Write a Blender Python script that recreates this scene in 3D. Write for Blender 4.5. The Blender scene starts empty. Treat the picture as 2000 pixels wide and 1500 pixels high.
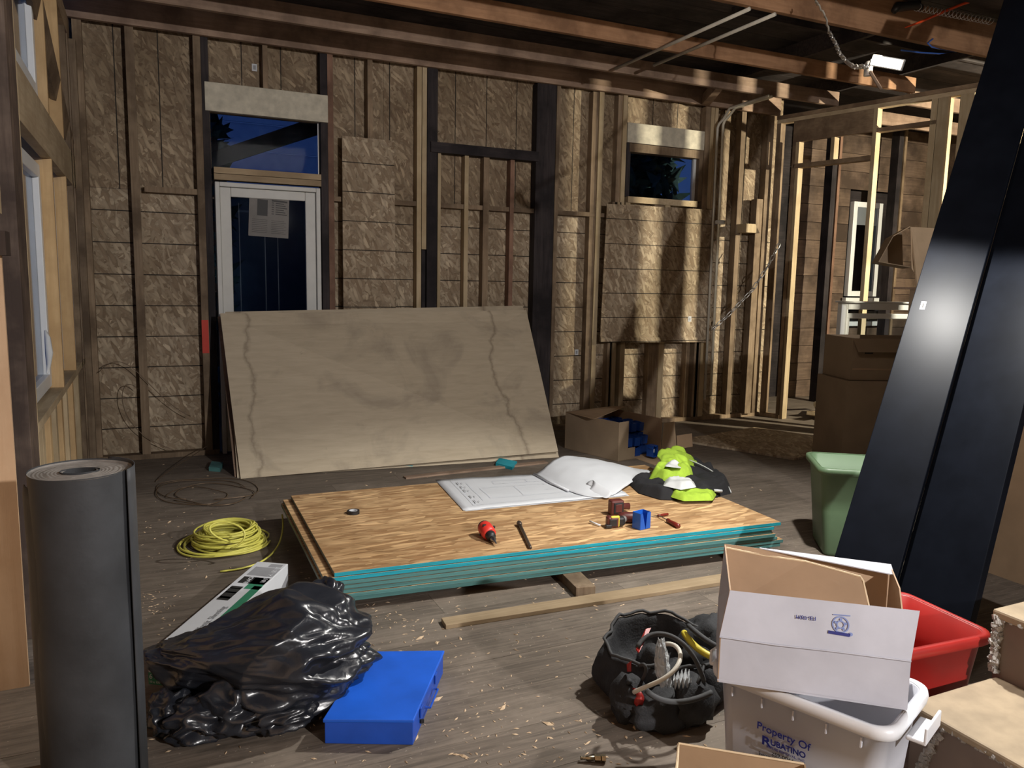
import bpy, bmesh, math, random
import numpy as np
from mathutils import Vector, Matrix, noise
from mathutils.geometry import delaunay_2d_cdt
random.seed(7)
S = bpy.context.scene
COL = S.collection
R = math.radians
# ------------------------------------------------------------------ camera
EYE = Vector((0, 0, 1.47)); FPX = 1527.0
CAMROT = (Matrix.Rotation(R(-25.09), 3, 'Z') @ Matrix.Rotation(R(82.47), 3, 'X') @ Matrix.Rotation(R(1.11), 3, 'Z'))
cd = bpy.data.cameras.new('camera'); cam = bpy.data.objects.new('camera', cd); COL.objects.link(cam)
cd.sensor_width = 36.0; cd.lens = 36.0 * FPX / 2000.0; cd.clip_start = .05; cd.clip_end = 200
cam.matrix_world = Matrix.Translation(EYE) @ CAMROT.to_4x4()
S.camera = cam
# survey helpers: where a sight line of the photograph meets a real plane of the room
def _ray(x, y): return CAMROT @ Vector(((x-1000)/FPX, -(y-750)/FPX, -1))
def PZ(x, y, z=0.0):
    d = _ray(x, y); return EYE + d*((z-EYE.z)/d.z)
def PY(x, y, Y):
    d = _ray(x, y); return EYE + d*(Y/d.y)
def PX(x, y, X):
    d = _ray(x, y); return EYE + d*(X/d.x)
# ------------------------------------------------------------------ world, lights, exposure
W = bpy.data.worlds.new('night'); S.world = W; W.use_nodes = True
bgn = W.node_tree.nodes['Background']; bgn.inputs[0].default_value = (.09, .19, .55, 1); bgn.inputs[1].default_value = .30
S.view_settings.view_transform = 'Standard'; S.view_settings.look = 'None'
S.view_settings.exposure = 0.0; S.view_settings.gamma = 1.0; S.view_settings.use_curve_mapping = False
LAMP = Vector((2.86, 2.46, 2.41))
def area(name, loc, to, sx, sy, watts, col, spread=180):
    l = bpy.data.lights.new(name, 'AREA'); l.shape = 'RECTANGLE'; l.size = sx; l.size_y = sy; l.energy = watts; l.color = col; l.spread = R(spread)
    o = bpy.data.objects.new(name, l); o.location = loc
    o.rotation_euler = (Vector(to)-Vector(loc)).to_track_quat('-Z', 'Y').to_euler(); COL.objects.link(o); return o
def spot(name, loc, to, deg, blend, watts, col, rad):
    l = bpy.data.lights.new(name, 'SPOT'); l.spot_size = R(deg); l.spot_blend = blend; l.energy = watts; l.color = col; l.shadow_soft_size = rad
    o = bpy.data.objects.new(name, l); o.location = loc
    o.rotation_euler = (Vector(to)-Vector(loc)).to_track_quat('-Z', 'Y').to_euler(); COL.objects.link(o); return o
spot('work_lamp_downlight', LAMP+Vector((-.02, -.02, -.06)), LAMP+Vector((-.35, -.05, -2)), 122, .22, 340, (1, .97, .91), .04)
area('work_lamp_uplight', LAMP+Vector((0.03, 0, .03)), (3.9, 4.2, 3.3), .1, .06, 6, (1, .84, .66))
area('far_room_light', (8.42, 2.76, 2.72), (5.2, 6.4, 1.1), .05, .05, 420, (1, .90, .68))
area('work_light_behind_camera', (2.4, -2.8, 2.62), (.9, 4.5, .9), .09, .09, 240, (1, .955, .93))
area('room_fill', (1.6, 1.6, 3.2), (1.6, 3.8, .8), 1.2, .5, 12, (1, .93, .86))
# ------------------------------------------------------------------ materials
def nt(m): return m.node_tree.nodes, m.node_tree.links
def newmat(name):
    m = bpy.data.materials.new(name); m.use_nodes = True; return m
def bsdf(m): return m.node_tree.nodes['Principled BSDF']
def coords(m, scale=(1, 1, 1), rot=(0, 0, 0), rnd=True):
    N, L = nt(m); tc = N.new('ShaderNodeTexCoord'); mp = N.new('ShaderNodeMapping')
    mp.inputs['Scale'].default_value = scale; mp.inputs['Rotation'].default_value = rot
    L.new(tc.outputs['Object'], mp.inputs['Vector'])
    if rnd:
        oi = N.new('ShaderNodeObjectInfo'); mu = N.new('ShaderNodeMath'); mu.operation = 'MULTIPLY'; mu.inputs[1].default_value = 37.0
        L.new(oi.outputs['Random'], mu.inputs[0]); cb = N.new('ShaderNodeCombineXYZ')
        for i in range(3): L.new(mu.outputs[0], cb.inputs[i])
        L.new(cb.outputs[0], mp.inputs['Location'])
    return mp.outputs[0]
def ramp(m, src, stops):
    N, L = nt(m); r = N.new('ShaderNodeValToRGB'); e = r.color_ramp.elements
    while len(e) < len(stops): e.new(.5)
    for i, (p, c) in enumerate(stops):
        e[i].position = p; e[i].color = (*c, 1) if len(c) == 3 else c
    L.new(src, r.inputs[0]); return r.outputs[0]
def noi(m, vec, scale=5, detail=4, rough=.55, dist=0):
    N, L = nt(m); n = N.new('ShaderNodeTexNoise'); n.inputs['Scale'].default_value = scale; n.inputs['Detail'].default_value = detail
    n.inputs['Roughness'].default_value = rough; n.inputs['Distortion'].default_value = dist; L.new(vec, n.inputs['Vector']); return n.outputs[0]
def mix(m, a, b, f, mode='MIX'):
    N, L = nt(m); x = N.new('ShaderNodeMix'); x.data_type = 'RGBA'; x.blend_type = mode
    for s, v in ((6, a), (7, b)):
        if isinstance(v, tuple): x.inputs[s].default_value = (*v, 1)
        else: L.new(v, x.inputs[s])
    if isinstance(f, (int, float)): x.inputs[0].default_value = f
    else: L.new(f, x.inputs[0])
    return x.outputs[2]
def bump(m, h, strength=.3, dist=.01):
    N, L = nt(m); b = N.new('ShaderNodeBump'); b.inputs['Strength'].default_value = strength; b.inputs['Distance'].default_value = dist
    L.new(h, b.inputs['Height']); L.new(b.outputs[0], bsdf(m).inputs['Normal'])
def setc(m, c):
    N, L = nt(m)
    if isinstance(c, tuple): bsdf(m).inputs['Base Color'].default_value = (*c, 1)
    else: L.new(c, bsdf(m).inputs['Base Color'])
def plain(name, c, rough=.6, metal=0, spec=.5, var=.12, sc=8, bmp=0):
    m = newmat(name); v = coords(m)
    n = noi(m, v, sc, 5)
    lo = tuple(x*(1-var) for x in c); hi = tuple(min(1, x*(1+var)) for x in c)
    setc(m, ramp(m, n, [(.3, lo), (.7, hi)])); b = bsdf(m); b.inputs['Roughness'].default_value = rough
    b.inputs['Metallic'].default_value = metal; b.inputs['Specular IOR Level'].default_value = spec
    if bmp: bump(m, noi(m, v, sc*6, 3), bmp)
    return m
def wood(name, light, dark, axis='Z', rough=.75, dirt=.35, scale=1.0):
    m = newmat(name); s = {'X': (.9, 14, 14), 'Y': (14, .9, 14), 'Z': (14, 14, .9)}[axis]
    v = coords(m, tuple(k*scale for k in s)); v2 = coords(m)
    g = noi(m, v, 3.2, 6, .6, .6)
    c = ramp(m, g, [(.28, dark), (.5, tuple((a+b)/2 for a, b in zip(light, dark))), (.72, light)])
    st = noi(m, v2, 2.3, 5, .6)
    k = ramp(m, st, [(.42, (0, 0, 0)), (.62, (1, 1, 1))])
    c = mix(m, c, tuple(x*(1-dirt) for x in dark), k)
    N, L = nt(m); oi = N.new('ShaderNodeObjectInfo'); hs = N.new('ShaderNodeHueSaturation'); mr = N.new('ShaderNodeMapRange')
    mr.inputs['To Min'].default_value = .8; mr.inputs['To Max'].default_value = 1.15
    L.new(oi.outputs['Random'], mr.inputs['Value']); L.new(mr.outputs[0], hs.inputs['Value']); L.new(c, hs.inputs['Color'])
    setc(m, hs.outputs[0]); bsdf(m).inputs['Roughness'].default_value = rough; bsdf(m).inputs['Specular IOR Level'].default_value = .25
    bump(m, g, .25, .004); return m
def osb(name, plane='XZ', light=(.49, .40, .285), dark=(.27, .195, .125), lines=None, angles=(0, 35, 80, -40, 110), dim=1.0, strand=.72, thin=1.0, warp=.3):
    m = newmat(name); N, L = nt(m)
    tc = N.new('ShaderNodeTexCoord'); vo = tc.outputs['Object']
    ax = {'XZ': 1, 'XY': 2, 'YZ': 0}[plane]
    vv = []
    for i, a in enumerate(angles):
        rot = [0, 0, 0]; rot[ax] = R(a+4)
        mp = N.new('ShaderNodeMapping'); mp.vector_type = 'POINT'; mp.inputs['Rotation'].default_value = rot
        mp.inputs['Location'].default_value = (i*3.1, i*1.7, i*2.3)
        L.new(vo, mp.inputs['Vector'])
        m2 = N.new('ShaderNodeMapping'); m2.inputs['Scale'].default_value = {'XZ': (9, 3, 34*thin), 'XY': (9, 34*thin, 3), 'YZ': (3, 9, 34*thin)}[plane]
        L.new(mp.outputs[0], m2.inputs['Vector'])
        w = N.new('ShaderNodeTexNoise'); w.inputs['Scale'].default_value = 1.3; L.new(m2.outputs[0], w.inputs['Vector'])
        ad = N.new('ShaderNodeVectorMath'); ad.operation = 'MULTIPLY_ADD'; ad.inputs[1].default_value = (warp, warp, warp)
        L.new(w.outputs[1], ad.inputs[0]); L.new(m2.outputs[0], ad.inputs[2])
        vo_ = N.new('ShaderNodeTexVoronoi'); vo_.inputs['Scale'].default_value = .9/strand; L.new(ad.outputs[0], vo_.inputs['Vector'])
        sp = N.new('ShaderNodeSeparateColor'); L.new(vo_.outputs['Color'], sp.inputs[0])
        ed = ramp(m, vo_.outputs['Distance'], [(.35, (1, 1, 1)), (.8, (.5, .5, .5))])
        vv.append((sp, ed))
    cur = ramp(m, vv[0][0].outputs[0], [(0, dark), (.5, tuple((a+b)/2 for a, b in zip(light, dark))), (1, light)])
    cur = mix(m, cur, vv[0][1], .45, 'MULTIPLY')
    for sp, ed in vv[1:]:
        c = ramp(m, sp.outputs[0], [(0, dark), (.45, tuple(.45*a+.55*b for a, b in zip(light, dark))), (.85, light), (1, tuple(min(1, x*1.25) for x in light))])
        c = mix(m, c, ed, .45, 'MULTIPLY')
        k = ramp(m, sp.outputs[1], [(.60, (0, 0, 0)), (.62, (1, 1, 1))])
        cur = mix(m, cur, c, k)
    big = noi(m, vo, 1.3, 4); cur = mix(m, cur, ramp(m, big, [(.35, (.62, .58, .52)), (.65, (1, 1, 1))]), .8, 'MULTIPLY')
    if lines:
        axis, step, wd = lines
        sx = N.new('ShaderNodeSeparateXYZ'); L.new(vo, sx.inputs[0])
        a = N.new('ShaderNodeMath'); a.operation = 'PINGPONG'; a.inputs[1].default_value = step/2; L.new(sx.outputs[axis], a.inputs[0])
        b = N.new('ShaderNodeMath'); b.operation = 'LESS_THAN'; b.inputs[1].default_value = wd; L.new(a.outputs[0], b.inputs[0])
        cur = mix(m, cur, (.02, .015, .01), b.outputs[0])
    setc(m, cur); bsdf(m).inputs['Roughness'].default_value = .7; bsdf(m).inputs['Specular IOR Level'].default_value = .3
    bump(m, vv[1][1], .2, .002); return m
def card(name, c, inner=False):
    m = newmat(name); v = coords(m, (1, 1, 60)); v2 = coords(m)
    n = noi(m, v2, 4, 5); cc = ramp(m, n, [(.3, tuple(x*.85 for x in c)), (.7, tuple(min(1, x*1.08) for x in c))])
    setc(m, cc); bsdf(m).inputs['Roughness'].default_value = .75; bsdf(m).inputs['Specular IOR Level'].default_value = .25
    bump(m, noi(m, v2, 14, 3), .15, .01); return m
def emit(name, c, s):
    m = newmat(name); b = bsdf(m); b.inputs['Base Color'].default_value = (*c, 1); b.inputs['Emission Color'].default_value = (*c, 1); b.inputs['Emission Strength'].default_value = s; return m
M = {}
M['wold'] = wood('old_stud_wood', (.335, .25, .165), (.195, .135, .085), 'Z')
M['wnew'] = wood('new_stud_wood', (.62, .44, .235), (.48, .32, .16), 'Z', dirt=.1)
M['wpale'] = wood('pale_stud_wood', (.56, .455, .30), (.42, .32, .19), 'Z', dirt=.1)
M['wdark'] = wood('dark_stud_wood', (.055, .045, .045), (.02, .016, .018), 'Z')  # near-black wood tone, grain upright
M['wdkx'] = wood('dark_beam_wood', (.055, .045, .045), (.02, .016, .018), 'X')  # same near-black tone, grain sideways
M['wbrownx'] = wood('old_beam_wood', (.40, .285, .205), (.26, .175, .125), 'X')
M['wjoist'] = wood('joist_wood', (.44, .25, .135), (.30, .16, .085), 'X', dirt=.35)
M['wbrowny'] = wood('old_rail_wood', (.40, .30, .19), (.24, .16, .10), 'Y')
M['wpaley'] = wood('pale_rail_wood', (.60, .49, .33), (.42, .32, .20), 'Y', dirt=.1)
M['wnewx'] = wood('new_cross_wood', (.47, .36, .23), (.34, .25, .15), 'X', dirt=.1)
M['wgreyz'] = wood('weathered_post_wood', (.22, .16, .12), (.09, .062, .05), 'Z', dirt=.3)
M['wred'] = wood('reddish_stud_wood', (.36, .215, .15), (.24, .135, .09), 'Z')
M['ply'] = wood('plywood_face', (.74, .53, .35), (.62, .41, .25), 'Z', dirt=.05, scale=.45)
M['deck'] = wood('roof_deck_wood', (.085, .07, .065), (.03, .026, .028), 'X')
M['paintw'] = plain('old_white_paint', (.53, .49, .39), .7, var=.2, sc=14)
M['redpaint'] = plain('red_spray_paint', (.55, .05, .03), .7)
M['siding'] = wood('old_siding_wood', (.20, .14, .10), (.11, .075, .055), 'X', dirt=.4)
M['osb_h'] = osb('sheathing_osb_lower', lines=(2, .2435, .004))
M['osb_v'] = osb('sheathing_osb_upper', light=(.385, .30, .20), dark=(.21, .145, .09), lines=(0, .305, .004))
M['osb_p'] = osb('hung_osb', lines=(2, .2435, .0035))
M['osb_s'] = osb('stack_osb_face', 'XY', light=(.68, .45, .235), dark=(.36, .20, .09), angles=(0, 2, -5, 6, -10), strand=1.1, thin=1.5, warp=.12)
M['osb_f'] = osb('floor_osb', 'XY')
M['vinyl'] = plain('white_vinyl', (.72, .75, .76), .35, var=.03)
M['vdoor'] = plain('dull_white_door', (.54, .54, .51), .5, var=.06)
M['glassd'] = newmat('dark_window_glass'); _b = bsdf(M['glassd']); _b.inputs['Base Color'].default_value = (.55, .62, .70, 1); _b.inputs['Roughness'].default_value = .04; _b.inputs['Transmission Weight'].default_value = 1; _b.inputs['IOR'].default_value = 1.1
M['paper'] = plain('white_paper', (.58, .60, .63), .8, var=.03)
M['black_lam'] = plain('black_laminate', (.004, .005, .008), .36, var=.2, spec=.07)
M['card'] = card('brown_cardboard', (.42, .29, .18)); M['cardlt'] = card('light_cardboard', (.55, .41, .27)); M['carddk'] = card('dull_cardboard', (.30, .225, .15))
M['cardwh'] = card('white_cardboard', (.55, .56, .63)); M['cardin'] = card('cardboard_inside', (.46, .32, .21)); M['flute'] = plain('torn_cardboard_edge', (.70, .55, .36), .8)
M['totew'] = plain('white_plastic', (.66, .68, .75), .38, var=.04, sc=3)
M['totewr'] = plain('white_plastic_rim', (.78, .80, .84), .35, var=.02)
M['red'] = plain('red_plastic', (.36, .020, .016), .4, var=.1)
M['green'] = plain('green_plastic', (.095, .155, .085), .45, var=.08)
M['felt'] = plain('black_felt_paper', (.030, .032, .036), .62, var=.35, sc=5, bmp=.1)
M['feltend'] = plain('felt_roll_end', (.20, .185, .17), .8, var=.3, sc=25)
M['yellow'] = plain('yellow_cable_jacket', (.60, .57, .11), .45, var=.1)
M['copper'] = plain('copper_wire', (.16, .11, .07), .4, metal=.4)
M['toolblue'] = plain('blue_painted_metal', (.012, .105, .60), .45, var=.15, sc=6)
M['toolblue_shade'] = plain('shaded_blue_metal', (.012, .07, .42), .45, var=.15)  # darker copy of the case blue: shade on its sides put into the colour
M['bluepl'] = plain('blue_electrical_plastic', (.01, .06, .30), .4, var=.15, sc=20)
M['blackpl'] = plain('black_plastic', (.015, .015, .017), .45)
M['steel'] = plain('steel', (.5, .5, .5), .3, metal=1)
M['dsteel'] = plain('dark_steel', (.10, .075, .06), .4, metal=.6)
M['brass'] = plain('dull_brass', (.42, .36, .26), .3, metal=1, sc=60, var=.3)
M['toolred'] = plain('red_tool_plastic', (.62, .035, .025), .4)
M['tooldkred'] = plain('dark_red_tool_plastic', (.10, .022, .018), .45)
M['toolyel'] = plain('yellow_tool_plastic', (.70, .58, .06), .45)
M['amber'] = plain('amber_handle', (.16, .018, .012), .3)
M['lime'] = plain('lime_fleece', (.30, .46, .035), .85, sc=30, bmp=.2)
M['blackcl'] = plain('black_cloth', (.010, .010, .012), .9, sc=30)
M['silver'] = plain('reflective_tape', (.55, .57, .57), .4)
M['canvas'] = plain('black_canvas', (.019, .020, .023), .8, var=.3, sc=20, bmp=.3)
M['canvas2'] = plain('dark_grey_webbing', (.055, .057, .06), .8)
M['white'] = plain('white_rubber', (.72, .70, .62), .4, var=.04)
M['ink'] = plain('dark_blue_ink', (.015, .02, .20), .6); M['inklt'] = plain('pale_blue_ink', (.20, .26, .52), .6)
M['inkbk'] = plain('black_ink', (.02, .02, .02), .6); M['inkor'] = plain('orange_ink', (.75, .22, .08), .6); M['inkgr'] = plain('green_ink', (.03, .20, .11), .6)
M['inkgy'] = plain('grey_ink', (.30, .31, .33), .6); M['inkvl'] = plain('drawing_line_ink', (.52, .55, .62), .7)
M['orange'] = plain('orange_cord', (.80, .09, .02), .4); M['bluewire'] = plain('blue_wire', (.04, .13, .5), .4)
M['galv'] = plain('galvanised_steel', (.62, .63, .62), .35, metal=.8)
M['pipe'] = plain('grey_pipe', (.50, .47, .40), .45); M['pipew'] = plain('pale_pipe', (.66, .62, .50), .45)
M['plaster'] = plain('broken_plaster', (.43, .41, .38), .9, var=.3, sc=30, bmp=.6)
M['tread'] = plain('tan_stair_paint', (.36, .28, .185), .7, var=.22, sc=9)
M['riser'] = plain('brown_stair_paint', (.20, .15, .12), .6, var=.15, sc=6)
M['greywear'] = plain('grey_worn_paint', (.33, .32, .28), .8, var=.2, sc=12)
M['bluwall'] = plain('blue_neighbour_wall', (.75, .80, 1.0), .8)
M['leaf'] = plain('dark_leaves', (.03, .07, .075), .8, sc=10, var=.5)
M['led'] = emit('lit_led_panel', (1, .99, .93), 9.0)
# floor planks: dusty old boards
m = newmat('old_floor_board'); v = coords(m, (1.2, 16, 1)); v2 = coords(m)
g = noi(m, v, 3, 6, .65, .8); c = ramp(m, g, [(.3, (.085, .07, .056)), (.55, (.15, .122, .098)), (.75, (.21, .172, .138))])
d = noi(m, v2, 1.7, 6, .7); c = mix(m, c, (.27, .225, .18), ramp(m, d, [(.48, (0, 0, 0)), (.78, (.75, .75, .75))]))
d = noi(m, v2, 60, 2, .7); c = mix(m, c, (.42, .37, .30), ramp(m, d, [(.68, (0, 0, 0)), (.74, (.6, .6, .6))]))
setc(m, c); bsdf(m).inputs['Roughness'].default_value = .72; bsdf(m).inputs['Specular IOR Level'].default_value = .3; bump(m, g, .3, .004); M['floor'] = m
# stained plywood sheet
m = newmat('stained_plywood_sheet'); v = coords(m, (1.2, 1.2, 9)); v2 = coords(m)
g = noi(m, v, 4, 6, .6, .5); c = ramp(m, g, [(.3, (.45, .375, .27)), (.7, (.53, .45, .33))])
d = noi(m, v2, 1.9, 6, .6, .8); c = mix(m, c, (.22, .18, .14), ramp(m, d, [(.50, (0, 0, 0)), (.66, (.42, .42, .42))]))
N, L = nt(m); tcx = N.new('ShaderNodeTexCoord'); sx = N.new('ShaderNodeSeparateXYZ'); L.new(tcx.outputs['Object'], sx.inputs[0])
wn = noi(m, tcx.outputs['Object'], 2.2, 5, .6)
for x0, st_ in ((.30, .55), (2.36, .6)):
    ma = N.new('ShaderNodeMath'); ma.operation = 'MULTIPLY_ADD'; ma.inputs[1].default_value = .38; L.new(wn, ma.inputs[0]); L.new(sx.outputs[0], ma.inputs[2])
    rr = ramp(m, ma.outputs[0], [(.0, (0, 0, 0)), (1, (0, 0, 0))]); sb = N.new('ShaderNodeMath'); sb.operation = 'SUBTRACT'; sb.inputs[1].default_value = x0; L.new(ma.outputs[0], sb.inputs[0])
    ab = N.new('ShaderNodeMath'); ab.operation = 'ABSOLUTE'; L.new(sb.outputs[0], ab.inputs[0])
    k_ = ramp(m, ab.outputs[0], [(0, (st_, st_, st_)), (.010, (st_*.5, st_*.5, st_*.5)), (.03, (0, 0, 0))]); c = mix(m, c, (.17, .13, .09), k_)
d = noi(m, v2, 5, 6, .7); c = mix(m, c, (.10, .085, .07), ramp(m, d, [(.66, (0, 0, 0)), (.76, (.7, .7, .7))]))
setc(m, c); bsdf(m).inputs['Roughness'].default_value = .6; bsdf(m).inputs['Specular IOR Level'].default_value = .3; M['plystain'] = m
# painted edges of the stacked sheets
def edgemat(name, c1, c2):
    m = newmat(name); v = coords(m, (2, 2, 190)); v2 = coords(m, (3, 3, 30))
    n = noi(m, v, 1.5, 4, .6); c = ramp(m, n, [(.3, tuple(x*.6 for x in c1)), (.55, c1), (.66, c1), (.74, c2)])
    setc(m, c); bsdf(m).inputs['Roughness'].default_value = .7; bump(m, n, .3, .003); return m
M['edge_b'] = edgemat('bright_blue_sheet_edge', (.01, .36, .46), (.45, .50, .34))
M['edge_g'] = edgemat('green_sheet_edge', (.085, .24, .235), (.34, .36, .24))
M['edge_w'] = edgemat('pale_sheet_end', (.20, .24, .20), (.45, .43, .33))
# glossy black bag
m = newmat('black_plastic_film'); v2 = coords(m)
setc(m, (.016, .018, .024)); b = bsdf(m); b.inputs['Roughness'].default_value = .27; b.inputs['Specular IOR Level'].default_value = .65
bump(m, noi(m, coords(m, (1, 1, 1)), 7, 3, .5, 1.5), .22, .02); M['bag'] = m
m = newmat('clear_plastic_film'); b = bsdf(m); b.inputs['Base Color'].default_value = (.75, .78, .80, 1); b.inputs['Roughness'].default_value = .2; b.inputs['Alpha'].default_value = .45; b.inputs['Specular IOR Level'].default_value = .8
bump(m, noi(m, coords(m), 30, 4, .6, 1.5), .8, .02); M['clear'] = m
# ------------------------------------------------------------------ mesh helpers
class B:
    def __init__(s): s.v = []; s.f = []; s.mi = []
    def add(s, vs, fs, mi=0):
        n = len(s.v); s.v += [Vector(p) for p in vs]
        for f in fs: s.f.append([n+i for i in f]); s.mi.append(mi)
        return s
    def hexa(s, b4, t4, mi=0, top=None, sides=None):
        n = len(s.v); s.v += [Vector(p) for p in (*b4, *t4)]
        fs = [((3, 2, 1, 0), mi), ((4, 5, 6, 7), mi if top is None else top)]
        for i in range(4): fs.append(((i, (i+1) % 4, 4+(i+1) % 4, 4+i), (mi if sides is None else sides[i])))
        for f, k in fs: s.f.append([n+i for i in f]); s.mi.append(k)
        return s
    def box(s, c, d, rot=None, mi=0):
        c = Vector(c); h = Vector(d)/2; r = rot or Matrix.Identity(3)
        P = [c + r @ Vector((x*h.x, y*h.y, z*h.z)) for z in (-1, 1) for x, y in ((-1, -1), (1, -1), (1, 1), (-1, 1))]
        return s.hexa(P[:4], P[4:], mi)
    def mm(s, a, b, mi=0):
        a = Vector(a); b = Vector(b); return s.box((a+b)/2, [abs(x) for x in (b-a)], mi=mi)
    def slab(s, q, t, mi=0, front=None):
        q = [Vector(p) for p in q]
        if not isinstance(t, Vector): t = (q[1]-q[0]).cross(q[3]-q[0]).normalized()*t
        return s.hexa(q, [p+t for p in q], mi, top=front)
    def tube(s, path, r, n=8, closed=False, mi=0, caps=True):
        path = [Vector(p) for p in path]; m = len(path); base = len(s.v)
        rr = r if isinstance(r, (list, tuple)) else [r]*m
        up = Vector((0, 0, 1)); prev = None
        for i, p in enumerate(path):
            a = path[(i-1) % m] if (closed or i > 0) else p; b = path[(i+1) % m] if (closed or i < m-1) else p
            t = (b-a).normalized() if (b-a).length > 1e-9 else Vector((0, 0, 1))
            if prev is None:
                u = t.cross(up); u = u if u.length > .05 else t.cross(Vector((1, 0, 0)))
            else: u = prev - t*prev.dot(t)
            u.normalize(); prev = u; w = t.cross(u)
            for k in range(n):
                q = 2*math.pi*k/n; s.v.append(p + (u*math.cos(q)+w*math.sin(q))*rr[i])
        for i in range(m if closed else m-1):
            for k in range(n):
                a = base+i*n; b2 = base+((i+1) % m)*n
                s.f.append([a+k, a+(k+1) % n, b2+(k+1) % n, b2+k]); s.mi.append(mi)
        if not closed and caps:
            s.f.append([base+k for k in range(n)][::-1]); s.mi.append(mi); s.f.append([base+(m-1)*n+k for k in range(n)]); s.mi.append(mi)
        return s
    def lathe(s, prof, org, axis=(0, 0, 1), n=24, mi=0, sq=None):
        org = Vector(org); ax = Vector(axis).normalized(); u = ax.cross(Vector((0, 0, 1)))
        u = u if u.length > .05 else Vector((1, 0, 0)); u.normalize(); w = ax.cross(u); base = len(s.v)
        for r, h in prof:
            for k in range(n):
                q = 2*math.pi*k/n; s.v.append(org + ax*h + (u*math.cos(q)+w*math.sin(q))*r)
        for i in range(len(prof)-1):
            for k in range(n): s.f.append([base+i*n+k, base+i*n+(k+1) % n, base+(i+1)*n+(k+1) % n, base+(i+1)*n+k]); s.mi.append(mi)
        if prof[0][0] > 1e-5: s.f.append([base+k for k in range(n)][::-1]); s.mi.append(mi)
        if prof[-1][0] > 1e-5: s.f.append([base+(len(prof)-1)*n+k for k in range(n)]); s.mi.append(mi)
        return s
    def grid(s, rows, mi=0, flip=False):
        base = len(s.v); w = len(rows[0])
        for r in rows: s.v += [Vector(p) for p in r]
        for i in range(len(rows)-1):
            for j in range(w-1):
                q = [base+i*w+j, base+i*w+j+1, base+(i+1)*w+j+1, base+(i+1)*w+j]
                s.f.append(q[::-1] if flip else q); s.mi.append(mi)
        return s
def prop(o, label=None, cat=None, group=None, kind=None):
    if label: o['label'] = label
    if cat: o['category'] = cat
    if group: o['group'] = group
    if kind: o['kind'] = kind
    return o
def root(name, loc, label=None, cat=None, group=None, kind=None):
    o = bpy.data.objects.new(name, None); o.empty_display_size = .05; o.location = loc; COL.objects.link(o); o['_w'] = list(Vector(loc))
    return prop(o, label, cat, group, kind)
def build(b, name, mats, parent=None, label=None, cat=None, group=None, kind=None, smooth=False, bevel=0, org=None, sub=0, solid=0):
    if not isinstance(mats, (list, tuple)): mats = [mats]
    if parent is not None: L0 = Vector(parent['_w'])
    elif org is not None: L0 = Vector(org)
    else:
        xs = [p.x for p in b.v]; ys = [p.y for p in b.v]; zs = [p.z for p in b.v]
        L0 = Vector(((min(xs)+max(xs))/2, (min(ys)+max(ys))/2, min(zs)))
    me = bpy.data.meshes.new(name); me.from_pydata([tuple(p-L0) for p in b.v], [], b.f)
    for k in mats: me.materials.append(M[k] if isinstance(k, str) else k)
    me.polygons.foreach_set('material_index', b.mi)
    if smooth: me.polygons.foreach_set('use_smooth', [True]*len(me.polygons))
    me.update(); o = bpy.data.objects.new(name, me); COL.objects.link(o); o['_w'] = list(L0)
    if parent is not None: o.parent = parent
    else: o.location = L0
    if solid:
        md = o.modifiers.new('s', 'SOLIDIFY'); md.thickness = solid; md.offset = 0
    if bevel:
        md = o.modifiers.new('b', 'BEVEL'); md.width = bevel; md.segments = 2; md.limit_method = 'ANGLE'
    if sub:
        md = o.modifiers.new('u', 'SUBSURF'); md.levels = sub; md.render_levels = sub
    return prop(o, label, cat, group, kind)
def text(s, org, xdir, ydir, size, mat, parent, name='lettering', align='LEFT', sx=1.0, ext=.0004, shear=0, bold=0):
    """flat raised lettering lying in the plane (xdir, ydir)"""
    xd = Vector(xdir).normalized(); yd = Vector(ydir); yd = (yd-xd*yd.dot(xd)).normalized(); zd = xd.cross(yd)
    cu = bpy.data.curves.new(name, 'FONT'); cu.body = s; cu.size = size; cu.extrude = ext; cu.align_x = align; cu.shear = shear; cu.offset = bold
    cu.materials.append(M[mat]); o = bpy.data.objects.new(name, cu); COL.objects.link(o)
    bpy.context.view_layer.update(); me = bpy.data.meshes.new_from_object(o.evaluated_get(bpy.context.evaluated_depsgraph_get()))
    bpy.data.objects.remove(o); o = bpy.data.objects.new(name, me); COL.objects.link(o)
    if not me.materials: me.materials.append(M[mat])
    mt = Matrix((xd*sx, yd, zd)).transposed().to_4x4(); mt.translation = Vector(org) + zd*.0012 - Vector(parent['_w']); o.parent = parent; o.matrix_local = mt
    o['_w'] = [0, 0, 0]; return o
def bez(ctrl, nu=24, nv=24):
    """bezier patch through a grid of control points of any degree"""
    def bern(n, t): return [math.comb(n, i)*t**i*(1-t)**(n-i) for i in range(n+1)]
    n = len(ctrl)-1; mm_ = len(ctrl[0])-1; rows = []
    for a in range(nu+1):
        bu = bern(n, a/nu); row = []
        for c in range(nv+1):
            bv = bern(mm_, c/max(1, nv)); p = Vector((0, 0, 0))
            for i in range(n+1):
                for j in range(mm_+1): p += Vector(ctrl[i][j])*(bu[i]*bv[j])
            row.append(p)
        rows.append(row)
    return rows
def inpoly(x, y, P):
    c = False; j = len(P)-1
    for i in range(len(P)):
        if (P[i][1] > y) != (P[j][1] > y) and x < (P[j][0]-P[i][0])*(y-P[i][1])/(P[j][1]-P[i][1])+P[i][0]: c = not c
        j = i
    return c
def edist(x, y, P):
    m = 9
    for i in range(len(P)):
        a = Vector(P[i]); b = Vector(P[(i+1) % len(P)]); p = Vector((x, y)); t = max(0, min(1, (p-a).dot(b-a)/max(1e-9, (b-a).length_squared)))
        m = min(m, (p-(a+(b-a)*t)).length)
    return m
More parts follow.
